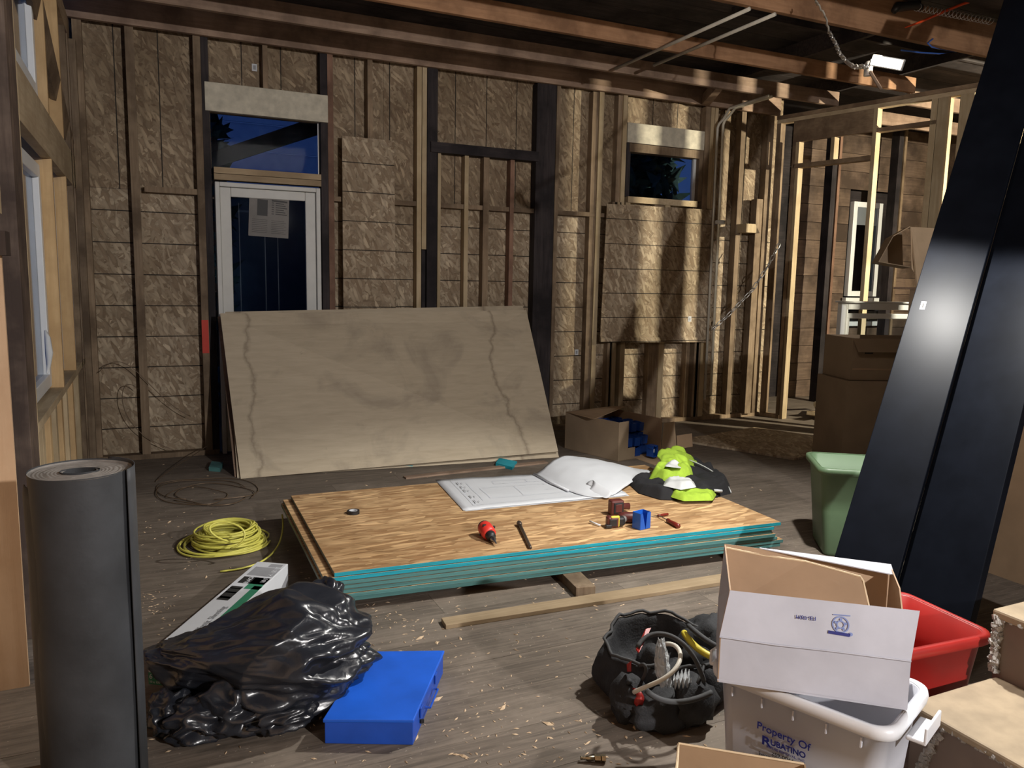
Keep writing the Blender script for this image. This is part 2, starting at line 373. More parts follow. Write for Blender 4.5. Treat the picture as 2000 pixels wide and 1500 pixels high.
def heap(P, hf, step, z0):
    """cloth or plastic lying on a surface: closed outline P, height hf(x, y, distance to the outline)"""
    pts = []; n = len(P)
    for i in range(n):
        a = Vector(P[i]); b = Vector(P[(i+1) % n]); k = max(1, int((b-a).length/step))
        for j in range(k): pts.append(a+(b-a)*(j/k))
    nb = len(pts); ring = [(i, (i+1) % nb) for i in range(nb)]
    xs = [p[0] for p in P]; ys = [p[1] for p in P]; x = min(xs)
    while x < max(xs):
        y = min(ys)
        while y < max(ys):
            q = (x+random.uniform(-.2, .2)*step, y+random.uniform(-.2, .2)*step)
            if inpoly(*q, P) and edist(*q, P) > step*.5: pts.append(Vector(q))
            y += step
        x += step
    vs, es, fs, *_ = delaunay_2d_cdt(pts, ring, [list(range(nb))], 1, 1e-6)
    b = B(); b.add([(v.x, v.y, z0+hf(v.x, v.y, edist(v.x, v.y, P))) for v in vs], [list(f) for f in fs])
    return b
# ================================================================== SETTING
YS, YO, ZJ = 6.76, 6.86, 3.29           # stud front, sheathing face, underside of the joists
XL = -.43
def wx(px, py, Y=YS): return PY(px, py, Y).x
def wz(px, py, Y=YS): return PY(px, py, Y).z
# floor
fl = root('floor', (0, 0, 0), kind='structure')
y = -3.7; i = 0
while y < 9.2:
    wd = .235; x = -.75 - (i % 3)*.9
    while x < 10.2:
        ln = random.choice((2.4, 3.1, 3.7)); x1 = min(x+ln, 10.2)
        if y > 6.8:
            if x1 < 6.7: x = x1; continue
            x = max(x, 6.3)
        b = B().mm((max(x, -.75)+.0006, y+.0006, -.03), (x1-.0006, y+wd-.0006, random.uniform(-.0006, 0)))
        if x1 > -.7: build(b, 'plank', 'floor', fl)
        x = x1
    y += wd; i += 1
build(B().mm((-.8, -3.8, -.06), (10.3, 7.0, -.035)), 'subfloor', 'wdkx', fl)
# back wall
wb = root('wall_back', (2.9, YS, 0), kind='structure')
def stud(par, x1, x2, z0=.04, z1=ZJ, mat='wold', yf=YS, dep=.09, name='stud'):
    return build(B().mm((x1, yf, z0), (x2, yf+dep, z1)), name, mat, par, bevel=.002)
def spx(a, b, y, z0=.04, z1=ZJ, mat='wold', yf=YS, dep=.09, name='stud'): return stud(wb, wx(a, y, yf), wx(b, y, yf), z0, z1, mat, yf, dep, name)
build(B().mm((-.55, YS, 0), (wx(420, 600), YS+.09, .04)), 'bottom_plate', 'wold', wb)
build(B().mm((wx(640, 600), YS, 0), (6.28, YS+.09, .04)), 'bottom_plate', 'wold', wb)
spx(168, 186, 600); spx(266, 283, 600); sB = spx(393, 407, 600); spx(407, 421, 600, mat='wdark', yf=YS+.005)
build(B().mm((wx(393, 600)-.001, YS-.0015, wz(400, 690)), (wx(406, 600), YS+.03, wz(400, 625))), 'spray_paint_mark', 'redpaint', wb, label='red spray paint on the stud')
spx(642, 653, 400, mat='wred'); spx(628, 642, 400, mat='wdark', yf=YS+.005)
zh1, zh0 = wz(640, 187), wz(640, 240)
spx(513, 523, 130, zh1+.0, ZJ, 'wold')
build(B().mm((wx(400, 200), YS-.012, zh0), (wx(640, 200), YS+.04, zh1)), 'header_board', 'paintw', wb, label='whitewashed header board over the glass door', bevel=.003)
build(B().mm((wx(407, 200), YS+.04, zh0), (wx(640, 200), YS+.09, zh1)), 'header_board', 'wold', wb)
zt1, zt0 = wz(520, 333), wz(520, 357)
build(B().mm((wx(418, 340), YS-.004, (zt0+zt1)/2+.002), (wx(627, 340), YS+.09, zt1)), 'transom_rail', 'wnewx', wb)
build(B().mm((wx(418, 340), YS-.004, zt0), (wx(627, 340), YS+.09, (zt0+zt1)/2-.002)), 'transom_rail', 'wnewx', wb)
spx(718, 728, 200); 
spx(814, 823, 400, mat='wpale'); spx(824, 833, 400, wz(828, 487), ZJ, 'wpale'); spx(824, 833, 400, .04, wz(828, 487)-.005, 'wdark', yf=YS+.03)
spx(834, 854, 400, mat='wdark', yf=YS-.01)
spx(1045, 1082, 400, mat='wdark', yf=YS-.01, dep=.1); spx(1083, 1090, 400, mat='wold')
build(B().mm((wx(840, 290), YS-.03, wz(850, 298)), (wx(1050, 300), YS+.07, wz(850, 278))), 'cross_beam', 'wdkx', wb)
zc = wz(850, 298)
for a, c in ((855, 861), (907, 915), (944, 955), (996, 1004)): spx(a, c, 400, .04, zc, 'wold' if a == 944 else 'wred' if a == 996 else 'wpale', yf=YS+.01, dep=.08)
zb = wz(900, 403)
for a, c in ((653, 668), (770, 814), (861, 907), (915, 944), (955, 996), (1004, 1046), (1090, 1166), (1174, 1190)):
    build(B().mm((wx(a, 400)+.002, YS+.012, zb-.02), (wx(c, 400)-.002, YS+.09, zb+.02)), 'blocking', 'wold', wb)
for a, c in ((186, 266), (283, 393)):
    if a == 283: build(B().mm((wx(a, 400)+.002, YS+.005, wz(330, 377)), (wx(c, 400)-.002, YS+.09, wz(330, 366))), 'blocking', 'wold', wb)
spx(1165, 1174, 400, mat='wpale'); spx(1152, 1164, 400, mat='wold', yf=YS+.02)
spx(1213, 1221, 350, wz(1215, 400)-.3, ZJ, 'wpale'); spx(1203, 1212, 350, mat='wold', yf=YS+.02)
# right of window 2
for k, (a, c) in enumerate(((1373, 1382), (1383, 1390), (1391, 1397))):
    spx(a, c, 350, .04 if k == 0 else wz(1385, 408), ZJ, 'wold' if k == 0 else 'wpale')
spx(1368, 1377, 700, .04, .95, 'wpale'); spx(1359, 1367, 700, .04, .95, 'wold')
spx(1440, 1449, 400, mat='wold'); spx(1492, 1503, 400, mat='wold')
spx(1478, 1490, 400, .04, wz(1490, 390), 'wold', yf=YS-.03)
for a, c, mt in ((1194, 1201, 'wpale'), (1209, 1218, 'wpale'), (1284, 1294, 'wpale'), (1337, 1344, 'wold'), (1264, 1283, 'wold'), (1184, 1193, 'wold')):
    spx(a, c, 750, .04, wz(1290, 400), mt, yf=YS+(.0 if mt == 'wpale' else .02))
build(B().hexa([(wx(1440, 440), YS-.14, wz(1440, 455)), (wx(1466, 455), YS-.14, wz(1440, 455)), (wx(1466, 455), YS, wz(1440, 455)), (wx(1440, 440), YS, wz(1440, 455))],
               [(wx(1440, 440), YS-.14, wz(1440, 438)), (wx(1458, 438), YS-.14, wz(1440, 438)), (wx(1458, 438), YS, wz(1440, 438)), (wx(1440, 440), YS, wz(1440, 438))]), 'blocking', 'wpale', wb, label='pale offcut block nailed to the stud')
# window 2 framing
w2x0, w2x1 = wx(1228, 350), wx(1368, 350); w2z0, w2z1 = wz(1290, 388), wz(1290, 302)
build(B().mm((wx(1225, 260), YS-.012, wz(1300, 286)), (wx(1375, 270), YS+.04, wz(1300, 248))), 'header_board', 'paintw', wb, label='pale header board over the small dark window', bevel=.003)
build(B().mm((wx(1230, 290), YS+.0, w2z1), (wx(1368, 290), YS+.09, wz(1300, 287))), 'header_board', 'wold', wb)
build(B().mm((wx(1226, 395), YS-.006, w2z0-.06), (wx(1362, 395), YS+.09, w2z0)), 'sill_rail', 'wpaley', wb)
spx(1222, 1230, 350, w2z0, w2z1+.1, 'wdark', yf=YS+.01); spx(1364, 1372, 350, w2z0, w2z1+.1, 'wold', yf=YS+.01)
# sheathing: lower course to z=2.19, upper course above, cut round the openings
dx0, dx1 = wx(419, 450), wx(629, 450)
def sheet(x0, x1, z0, z1, mt): build(B().mm((x0+.001, YO, z0+.001), (x1-.001, YO+.012, z1-.001)), 'osb_sheet', mt, wb)
ZC = wz(330, 372)
for x0, x1 in ((-.62, dx0), (dx1, 1.93), (1.93, 3.15), (3.15, w2x0), (w2x1, 5.64), (5.64, 6.45)): sheet(x0, x1, 0, ZC, 'osb_h')
sheet(w2x0, w2x1, 0, w2z0, 'osb_h')
for x0, x1 in ((-.62, dx0), (dx1, 1.93), (1.93, 3.15), (3.15, w2x0), (w2x1, 5.64), (5.64, 6.45)): sheet(x0, x1, ZC, 3.6, 'osb_v')
sheet(dx0, dx1, zh0, 3.6, 'osb_v'); sheet(w2x0, w2x1, w2z1, 3.6, 'osb_v')
# ceiling
cl = root('ceiling', (3, 3, ZJ), kind='structure')
def joist(y0, x0, x1, h=.135, t=.042, mt='wjoist', z=ZJ): build(B().mm((x0, y0, z), (x1, y0+t, z+h)), 'joist', mt, cl, bevel=.003)
joist(6.715, -.55, 6.28, .24, .045, 'wbrownx'); joist(6.085, -.55, 6.45, mt='wbrownx'); joist(5.34, -.55, 6.62)
joist(4.265, -.55, 9.5, .26, .045); joist(3.05, -.55, 9.5, .2); joist(1.9, -.55, 9.5, .2); joist(.7, -.55, 9.5, .2); joist(-.5, -.55, 9.5, .2); joist(-1.7, -.55, 9.5, .2); joist(-2.9, -.55, 9.5, .2)
for yy in (4.9, 5.7, 6.5): joist(yy, 7.0, 10, .14, mt='wbrownx')
build(B().hexa([(4.92, 6.13, ZJ+.0), (5.0, 6.13, ZJ), (5.32, 6.71, ZJ), (5.22, 6.71, ZJ)], [(4.92, 6.13, ZJ+.1), (5.0, 6.13, ZJ+.1), (5.32, 6.71, ZJ+.1), (5.22, 6.71, ZJ+.1)]), 'blocking', 'wbrownx', cl)
y = -3.8
while y < 9.2:
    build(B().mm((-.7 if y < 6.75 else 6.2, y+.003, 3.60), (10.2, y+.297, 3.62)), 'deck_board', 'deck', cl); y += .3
for k, yy in enumerate((4.75, 5.05)): build(B().mm((2.0+k*2.2, yy, 3.55), (9.5, yy+.04, 3.60)), 'rafter', 'deck', cl)
for xx in (5.3, 6.5): build(B().mm((xx, 4.32, 3.46), (xx+.04, 6.7, 3.60)), 'rafter', 'deck', cl)
# left wall
wl = root('wall_left', (XL, 5, 0), kind='structure')
def lbox(y0, y1, z0, z1, name, mt, x0=XL-.14, x1=XL): return build(B().mm((x0, y0, z0), (x1, y1, z1)), name, mt, wl, bevel=.002)
lbox(3.6, 6.74, 3.13, 3.27, 'top_plate', 'wbrowny'); lbox(3.6, 6.74, 0, .04, 'bottom_plate', 'wbrowny')
lbox(3.78, 6.74, 2.07, 2.30, 'header_beam', 'wpaley', x0=XL-.05)
lbox(3.78, 6.74, .795, .835, 'sill_plate', 'wpaley')
for y0, mt in ((4.945, 'wnew'), (5.80, 'wnew')):
    lbox(y0, y0+.042, .835, 2.07, 'stud', mt); lbox(y0, y0+.042, 2.30, 3.13, 'stud', 'wnew')
    lbox(y0, y0+.042, 2.07, 2.30, 'stud', mt, x1=XL-.052)
for y0 in (6.35, 6.55, 6.68): lbox(y0, y0+.06, .04, 3.13, 'stud', 'wold', x0=XL-.1, x1=XL+.0 if y0 < 6.6 else XL+.04)
for k, y0 in enumerate((3.9, 4.18, 4.45, 4.75, 5.05, 5.45, 5.9)): lbox(y0, y0+.075, .04, .795, 'cripple_stud', 'wnew' if k % 2 else 'wpale')
build(B().slab([(XL-.03, 4.3, 2.95), (XL+.0, 4.3, 3.08), (XL+.0, 6.7, 2.40), (XL-.03, 6.7, 2.27)], .03), 'brace', 'wold', wl)
lbox(3.52, 3.75, 0, 3.29, 'post', 'wgreyz', x0=XL-.15)
lbox(3.755, 3.775, 0, 3.29, 'trim_strip', 'wpale', x0=XL-.05)
build(B().mm((-1.6, 3.10, 0), (XL, 3.118, 1.52)), 'plywood_panel', 'ply', wl)
build(B().mm((-1.6, 3.13, 1.66), (XL, 3.17, 3.29)), 'plywood_panel', 'wpale', wl)
build(B().mm((-1.6, 3.06, 1.52), (XL+.02, 3.16, 1.60)), 'cross_block', 'wgreyz', wl)
build(B().mm((-.72, 1.5, 0), (-.66, 3.1, 3.29)), 'plywood_panel', 'ply', wl)
build(B().mm((-.66, 1.98, 0), (-.50, 2.02, 1.1)), 'stud', 'wgreyz', wl)
build(B().mm((-.60, 3.7, 0), (-.585, 6.9, .80)), 'osb_sheet', 'osb_h', wl)
# panes and frames of the left wall windows
def winframe(name, c0, c1, axis, fw, dep, label=None, glass='glassd'):
    """c0,c1 opposite corners of a window unit in the plane normal to axis ('X' or 'Y')"""
    r = root(name, ((c0[0]+c1[0])/2, (c0[1]+c1[1])/2, c0[2]), label, kind='structure')
    (x0, y0, z0), (x1, y1, z1) = c0, c1
    def bar(a0, a1, b0, b1):
        if axis == 'X': return B().mm((x0, a0, b0), (x0+dep, a1, b1))
        return B().mm((a0, y0, b0), (a1, y0+dep, b1))
    lo, hi = (y0, y1) if axis == 'X' else (x0, x1)
    for a in ((lo, lo+fw, z0, z1), (hi-fw, hi, z0, z1), (lo+fw, hi-fw, z0, z0+fw), (lo+fw, hi-fw, z1-fw, z1)): build(bar(*a), 'frame', 'vinyl', r, bevel=.004)
    b = B().mm((x0+dep*.4, lo+fw, z0+fw), (x0+dep*.5, hi-fw, z1-fw)) if axis == 'X' else B().mm((lo+fw, y0+dep*.4, z0+fw), (hi-fw, y0+dep*.5, z1-fw))
    build(b, 'pane', glass, r); return r
winframe('window_1', (XL-.115, 3.78, .85), (XL-.06, 4.93, 2.03), 'X', .07, .06, label='nearest white framed window in the left wall')
winframe('window_2', (XL-.125, 5.0, .85), (XL-.07, 5.78, 2.03), 'X', .05, .06, label='middle white framed window in the left wall')
winframe('window_3', (XL-.095, 5.86, .85), (XL-.035, 6.34, 2.03), 'X', .05, .06, label='far white framed window in the left wall corner')
winframe('window_4', (XL-.10, 3.80, 2.36), (XL-.045, 4.90, 3.1), 'X', .07, .06, label='upper white framed window in the left wall')
build(B().mm((XL-.11, 5.0, 2.32), (XL-.10, 6.3, 3.12)), 'house_wrap', 'vinyl', wl, label='grey house wrap between the studs')
# crank on the nearest window
hb = B().tube([PX(88, 645, XL-.04), PX(93, 660, XL-.03), PX(96, 690, XL-.02), PX(95, 715, XL-.02), PX(92, 728, XL-.02)], [.004, .014, .018, .010, .005], 8)
build(hb, 'window_crank', 'vinyl', None, 'white curved window crank handle on the left wall', 'handle', smooth=True)
# glass door in the back wall
dr = root('door_1', ((dx0+dx1)/2, YS+.01, 0), kind='structure')
dzt = wz(520, 361); fx0, fx1 = dx0+.012, dx1-.012; gz = .25
for a in ((fx0, fx0+.035, 0, dzt), (fx1-.035, fx1, 0, dzt), (fx0+.035, fx1-.035, dzt-.035, dzt)): build(B().mm((a[0], YS-.01, a[2]), (a[1], YS+.09, a[3])), 'door_frame', 'vdoor', dr, bevel=.004)
for a in ((fx0+.037, fx0+.12, .01, dzt-.037), (fx1-.12, fx1-.037, .01, dzt-.037), (fx0+.12, fx1-.12, dzt-.11, dzt-.037), (fx0+.12, fx1-.12, .01, .25)):
    build(B().mm((a[0], YS+.02, a[2]), (a[1], YS+.06, a[3])), 'door_stile', 'vdoor', dr, bevel=.005)
build(B().mm((fx0+.12, YS+.035, .25), (fx1-.12, YS+.045, dzt-.11)), 'pane', 'glassd', dr)
for k, p in enumerate((470, 520, 545)): build(B().mm((wx(p, 500), YS+.075, .3), (wx(p, 500)+.006, YS+.078, dzt-.15)), 'blind_cord', 'inkgy', dr)
nt_ = root('notice_sheet', PY(525, 466, YS+.03), 'grey printed notice taped inside the glass door', 'paper')
na, nb_, nc, nd = [PY(*p, YS+.031) for p in ((485, 460), (563, 466), (565, 390), (487, 380))]
build(B().slab([na, nb_, nc, nd], .001), 'sheet', plain('grey_notice_paper', (.20, .19, .18), .8), nt_)
def uvp(q, u, v): return (q[0]*(1-u)+q[1]*u)*(1-v)+(q[3]*(1-u)+q[2]*u)*v
NQ = [p+Vector((0, -.0016, 0)) for p in (na, nb_, nc, nd)]
def flat(q, u0, u1, v0, v1, b, mi=0):
    P = [uvp(q, u, v) for u, v in ((u0, v0), (u1, v0), (u1, v1), (u0, v1))]; b.add(P, [(0, 1, 2, 3)], mi); return b
bb = B(); flat(NQ, .2, .46, .52, .92, bb); flat(NQ, .56, .95, .9, .94, bb)
for k in range(6): flat(NQ, .56, .62, .58+k*.055, .60+k*.055, bb); flat(NQ, .66, .95-.04*(k % 3), .58+k*.055, .60+k*.055, bb)
for k in range(8): flat(NQ, .08, .46, .1+k*.045, .108+k*.045, bb); flat(NQ, .56, .93-.05*(k % 2), .1+k*.045, .108+k*.045, bb)
build(bb, 'printed_text', 'inkbk', nt_)
# transom and small window: open night panes
def pane(name, x0, x1, z0, z1, label):
    r = root(name, ((x0+x1)/2, YO-.03, z0), label, kind='structure')
    build(B().mm((x0, YO-.02, z0), (x1, YO-.014, z1)), 'pane', 'glassd', r); return r
pane('window_5', wx(415, 280), wx(628, 280), zt1, zh0, 'transom opening above the glass door')
w5_ = [o for o in COL.objects if o.name == 'window_5'][0]; build(B().mm((wx(624, 280), YO-.03, zt1), (wx(628, 280), YO-.02, zh0)), 'jamb_strip', 'vinyl', w5_)
p2 = pane('window_6', w2x0, w2x1, w2z0, w2z1, 'small dark window in the back wall')
for a, c in ((w2x0, w2x0+.05), (w2x1-.05, w2x1)): build(B().mm((a, YO-.04, w2z0), (c, YO+.0, w2z1)), 'frame', 'vinyl' if a > 5 else 'wdark', p2)
# outside, beyond the openings
M['doorback'] = plain('dark_door_backing', (.05, .07, .10), .8)  # tone of the dark board added behind the door glass
build(B().mm((-1.5, 8.7, -.4), (4.0, 8.78, 2.3)), 'door_dark_board', 'doorback', None, kind='structure')  # board added outside so that the door glass reads dark
build(B().mm((6.5, 7.9, -.4), (10.4, 7.95, 3.9)), 'sky_leak_panel', 'wdkx', None, kind='structure')  # unseen panel added to block sky leaking through the siding gaps
ow = root('wall_outside', (2.2, 12.5, 0), kind='structure')
for k in range(0, 18): build(B().box((2.2, 12.5, .3+k*.40), (6.5, .04, .39), Matrix.Rotation(R(-4), 3, 'X')), 'siding_board', 'bluwall', ow)
build(B().slab([PY(415, 330, 7.3)+Vector((-.3, 0, -.12)), PY(628, 250, 7.3)+Vector((.5, 0, .15)), PY(628, 222, 7.3)+Vector((.5, 0, .2)), PY(415, 305, 7.3)+Vector((-.3, 0, -.1))], .05), 'brace', 'wdkx', ow)
def tree(x, y, h, rad, label, n=700, seed=1):
    rn = random.Random(seed); t = root('evergreen_tree', (x, y, -.5), label, 'tree')
    build(B().tube([(x, y, -.5), (x+.05, y, h*.5), (x, y, h)], [.12, .08, .03], 8), 'trunk', 'wgreyz', t)
    b = B()
    for k in range(n):
        z = rn.uniform(.2, h); r = rad*(1-.6*z/h)*math.sqrt(rn.random()); a = rn.uniform(0, 6.28); c = Vector((x+r*math.cos(a), y+r*math.sin(a), z))
        u = Vector((rn.uniform(-1, 1), rn.uniform(-1, 1), rn.uniform(-.8, .3))).normalized()*.16; w = u.cross(Vector((rn.random(), rn.random(), rn.random()))).normalized()*.05
        b.add([c-u, c+w, c+u, c-w], [(0, 1, 2, 3)])
    build(b, 'foliage', 'leaf', t)
tree(.55, 7.9, 4.2, .30, 'dark evergreen seen through the left of the transom opening', 500, 3)
tree(5.4, 8.6, 4.2, 1.3, 'dark leafy tree seen through the small back wall window', 5200, 5)
build(B().mm((-3, 7.0, -.6), (12, 14, -.5)), 'ground', 'wdkx', None, kind='structure', label='dark ground outside')
# right stud partition, turned 14 degrees
A0 = Vector((6.28, 6.76, 0)); PU = Vector((.25, -1, 0)).normalized(); PN = Vector((1, .25, 0)).normalized()
wr = root('wall_right', A0, kind='structure')
PR = Matrix((PU, PN, Vector((0, 0, 1)))).transposed()
def part(t0, t1, z0, z1, name, mt, off=0, dep=.09): 
    c = A0+PU*((t0+t1)/2)+PN*(off+dep/2)+Vector((0, 0, (z0+z1)/2)); return build(B().box(c, (t1-t0, dep, z1-z0), PR), name, mt, wr, bevel=.002)
def tpx(px, py, off=0):
    d = _ray(px, py); a = A0+PN*off; t = (a-EYE).dot(PN)/d.dot(PN); p = EYE+d*t; return (p-A0).dot(PU), p.z
part(0, 6.2, 3.21, 3.25, 'top_plate', 'wpaley'); part(0, 6.2, 3.25, 3.29, 'top_plate', 'wbrowny', off=-.01)
s1 = tpx(1548, 400)[0]; s2 = tpx(1693, 400)[0]; s3 = tpx(1815, 400)[0]
part(.0, .05, .04, 3.21, 'stud', 'wold'); part(0, s1, 0, .04, 'bottom_plate', 'wold'); part(s2, 6.2, 0, .04, 'bottom_plate', 'wold')
part(s1-.005, s1+.033, 0, 2.72, 'stud', 'wpale', off=.01); part(s1-.045, s1-.007, 0, 3.0, 'stud', 'wold')
part(s2, s2+.04, .04, 3.21, 'stud', 'wpale'); part(s3-.0, s3+.09, .04, 3.21, 'stud', 'wpale', dep=.12); part(s3-.06, s3-.005, .04, 3.21, 'stud', 'wpale')
part(s1-.045, s2, 2.99, 3.21, 'header_board', 'wbrowny', dep=.04); part(s1-.03, s2, 2.72, 2.765, 'header_rail', 'wbrowny')
part(s1-.007, s1+.033, 2.765, 2.99, 'cripple_stud', 'wpale'); part((s1+s2)/2-.02, (s1+s2)/2+.02, 2.765, 2.99, 'cripple_stud', 'wpale')
for t0, t1 in ((1.86, 1.98), (2.30, 2.38), (2.66, 2.74), (3.2, 3.24), (3.65, 3.69), (4.1, 4.14), (4.6, 4.64), (5.2, 5.24)): part(t0, t1, .04, 3.21, 'stud', 'wpale')
part(2.93, 6.2, 0, 3.21, 'osb_sheet', 'osb_h', off=.091, dep=.012)
part(s2+.04, s3, 2.98, 3.02, 'blocking', 'wbrowny')
# far room
fw = root('wall_far', (7.4, 7.9, 0), kind='structure')
YF = 7.75; fz = 0
k = 0
while fz < 3.5:
    for a, c in ((PY(1551, 500, 7.75).x, 8.1), (8.1, 10)):
        if not (c > 9 and 1.0 < fz < 2.6):
            build(B().box(((a+c)/2, YF+.012, fz+.115), (c-a-.004, .02, .224), Matrix.Rotation(R(1.5), 3, 'X')), 'siding_board', 'siding', fw)
        else:
            build(B().box((8.1+.22, YF+.012, fz+.115), (.44, .02, .224)), 'siding_board', 'siding', fw); build(B().box((9.75, YF+.012, fz+.115), (.5, .02, .224)), 'siding_board', 'siding', fw)
    fz += .23; k += 1
for px_, mt in ((1628, 'wred'), (1752, 'wold')):
    p = PY(px_, 500, 7.3); build(B().mm((p.x-.02, 7.3, 0), (p.x+.02, 7.42, 3.5)), 'stud', mt, fw)
    build(B().mm((p.x-.10, 7.32, 0), (p.x-.022, 7.44, 3.5)), 'stud', 'wdark', fw)
w7 = winframe('window_7', (8.56, YF-.06, 1.35), (9.1, YF, 2.6), 'Y', .07, .07, label='white framed window in the far room wall')
build(B().mm((8.62, YF-.03, 2.3), (9.04, YF-.02, 2.54)), 'blind', 'vinyl', w7)
winframe('window_8', (8.5, YF-.09, .95), (9.3, YF-.02, 1.33), 'Y', .06, .07, label='lower white framed window in the far room wall')
build(B().mm((10.0, -3.8, -.03), (10.06, 7.8, 3.6)), 'wall_east', 'siding', None, kind='structure')
build(B().mm((-.7, -3.8, 0), (10.0, -3.74, 3.6)), 'wall_front', 'siding', None, kind='structure')
build(B().mm((-.76, -3.8, 0), (-.70, 1.6, 3.6)), 'wall_left_near', 'ply', None, kind='structure')
# ================================================================== OBJECTS
def quadbox(q, h, name, mat, par=None, **k):
    q = [Vector(p) for p in q]; return build(B().hexa(q, [p+Vector((0, 0, h)) for p in q]), name, mat, par, **k)
def P3(px, py, z): return PZ(px, py, z)
# ---- stack of blue edged sheets on the floor ----
SK = [Vector((.70, 3.285, 0)), Vector((3.10, 3.12, 0)), Vector((3.17, 4.52, 0)), Vector((.73, 4.60, 0))]
LB = ['second', 'third', 'fourth', 'fifth', 'sixth', 'seventh', 'lowest']
TH = .0185; ZS = .048
offs = [(0, 0, 0), (-.045, .002, .001), (-.055, .006, .004), (-.03, .003, -.002), (-.06, .008, .003), (-.02, .004, .004), (-.035, .010, .0)]
zt = ZS+7*(TH+.0022)
for k in range(7):
    ox, oy, rt = offs[k]; z = zt-(k+1)*(TH+.0022); c = sum(SK, Vector())/4
    q = [c+Matrix.Rotation(rt*.6, 3, 'Z') @ (p-c)+Vector((ox+(.05 if k > 3 else 0), oy, z)) for p in SK]
    if k == 0: lab = 'top sheet of the stack, bare strand board face with bright blue edge under the tools'
    elif k == 6: lab = 'lowest blue green edged sheet of the floor stack, resting on wood blocks'
    else: lab = f'{LB[k-1]} sheet from the top of the blue edged floor stack'
    e = 'edge_b' if k < 2 else 'edge_g'
    r = root('osb_board', (c.x, c.y, z), lab, 'board', 'stacked strand boards with painted edges')
    B_ = B().hexa(q, [p+Vector((0, 0, TH)) for p in q], mi=0, top=0, sides=[1, 1, 2, 2])
    B_.mi[-4:] = [1, 1, 1, 2]
    build(B_, 'board', ['osb_s', e, 'edge_w'], r, bevel=.0015)
ZT = zt-.0022+.0002
for k, (px, py) in enumerate(((1148, 1162), (760, 1195))):
    p = PZ(px, py, 0)+Vector((0, .22*k, 0))
    quadbox([p+Vector((-.065, 0, 0)), p+Vector((.03, -.02, 0)), p+Vector((.08, .33, 0)), p+Vector((-.02, .35, 0))], ZS-.001, 'wood_block', 'wold', label='grey wood block under the middle of the board stack' if k == 0 else 'wood block hidden in shade under the left of the stack', cat='block', bevel=.003)
p = Vector((2.9, 3.2, 0)); quadbox([p, p+Vector((.09, 0, 0)), p+Vector((.09, 1.2, 0)), p+Vector((0, 1.2, 0))], ZS-.001, 'wood_block', 'wold', label='wood block under the right end of the board stack', cat='block')
# ---- leaning stained plywood sheets ----
f = [Vector((.577, 5.866, .0)), Vector((3.08, 5.64, .06)), PY(1028, 606, 6.50), PY(430, 612, 6.52)]
labs = ['front leaning plywood sheet with dark water stains and tide marks', 'second leaning plywood sheet, its pale top edge showing above the stained one', 'rearmost leaning plywood sheet, reddish edge resting against the studs']
for k in range(3):
    dv = Vector((-.012*k, .052*k, 0)); q = [p+dv for p in f]
    if k == 1: q = [f[0]+Vector((-.02, .03, -.0)), f[1]+Vector((.02, .02, -.055)), PY(1021, 597, 6.56), PY(440, 609, 6.58)]
    if k == 2: q = [f[0]+Vector((-.035, .065, 0)), f[1]+Vector((.0, .075, -.06)), PY(1018, 604, 6.63), PY(425, 618, 6.66)]
    nrm = (q[1]-q[0]).cross(q[3]-q[0]).normalized(); nrm = nrm if nrm.y > 0 else -nrm
    b = B().hexa([q[0], q[1], q[1]+nrm*.015, q[0]+nrm*.015], [q[3], q[2], q[2]+nrm*.015, q[3]+nrm*.015])
    build(b, 'plywood_sheet', 'plystain' if k < 2 else 'wbrownx', None, labs[k], 'plywood', 'leaning plywood sheets', org=q[0])
quadbox([PZ(x, y, 0) for x, y in ((968, 910), (1000, 918), (1010, 907), (975, 900))], .025, 'shim_block', 'edge_b', label='small blue edged scrap under the leaning plywood', cat='block')
quadbox([PZ(x, y, 0) for x, y in ((408, 920), (430, 922), (436, 910), (414, 908))], .03, 'shim_block', 'edge_g', label='small blue green scrap left of the leaning plywood', cat='block')
quadbox([PZ(x, y, 0) for x, y in ((740, 915), (806, 912), (810, 905), (744, 908))], .012, 'shim_block', 'edge_b', label='thin blue scrap under the lower edge of the leaning plywood', cat='block')
# ---- narrow and hung osb sheets ----
a, b_, c_, d_ = [PY(*p, YS-.018) for p in ((668, 590), (772, 592), (770, 275), (668, 265))]
a = Vector((a.x, YS-.07, 0)); b_ = Vector((b_.x, YS-.07, 0)); 
b = B().hexa([a, b_, b_+Vector((0, .012, 0)), a+Vector((0, .012, 0))], [d_, c_, c_+Vector((0, .012, 0)), d_+Vector((0, .012, 0))])
build(b, 'osb_board', 'osb_p', None, 'tall narrow strand board strip standing right of the glass door', 'board', org=a)
q = [PY(*p, 6.71) for p in ((1172, 668), (1388, 668), (1395, 410), (1186, 398))]
r = root('osb_board', q[0], 'square strand board sheet fixed over the studs under the small window', 'board')
build(B().hexa([q[0], q[1], q[1]+Vector((0, .012, 0)), q[0]+Vector((0, .012, 0))], [q[3], q[2], q[2]+Vector((0, .012, 0)), q[3]+Vector((0, .012, 0))]), 'board', 'osb_p', r)
build(B().hexa([q[0]+Vector((0, -.02, 0)), q[1]+Vector((-.08, -.02, 0)), q[1]+Vector((-.08, 0, 0)), q[0]], [p+Vector((0, 0, .05)) for p in (q[0]+Vector((0, -.012, 0)), q[1]+Vector((-.08, -.012, 0)), q[1]+Vector((-.08, 0, 0)), q[0])]), 'lower_batten', 'osb_p', r)
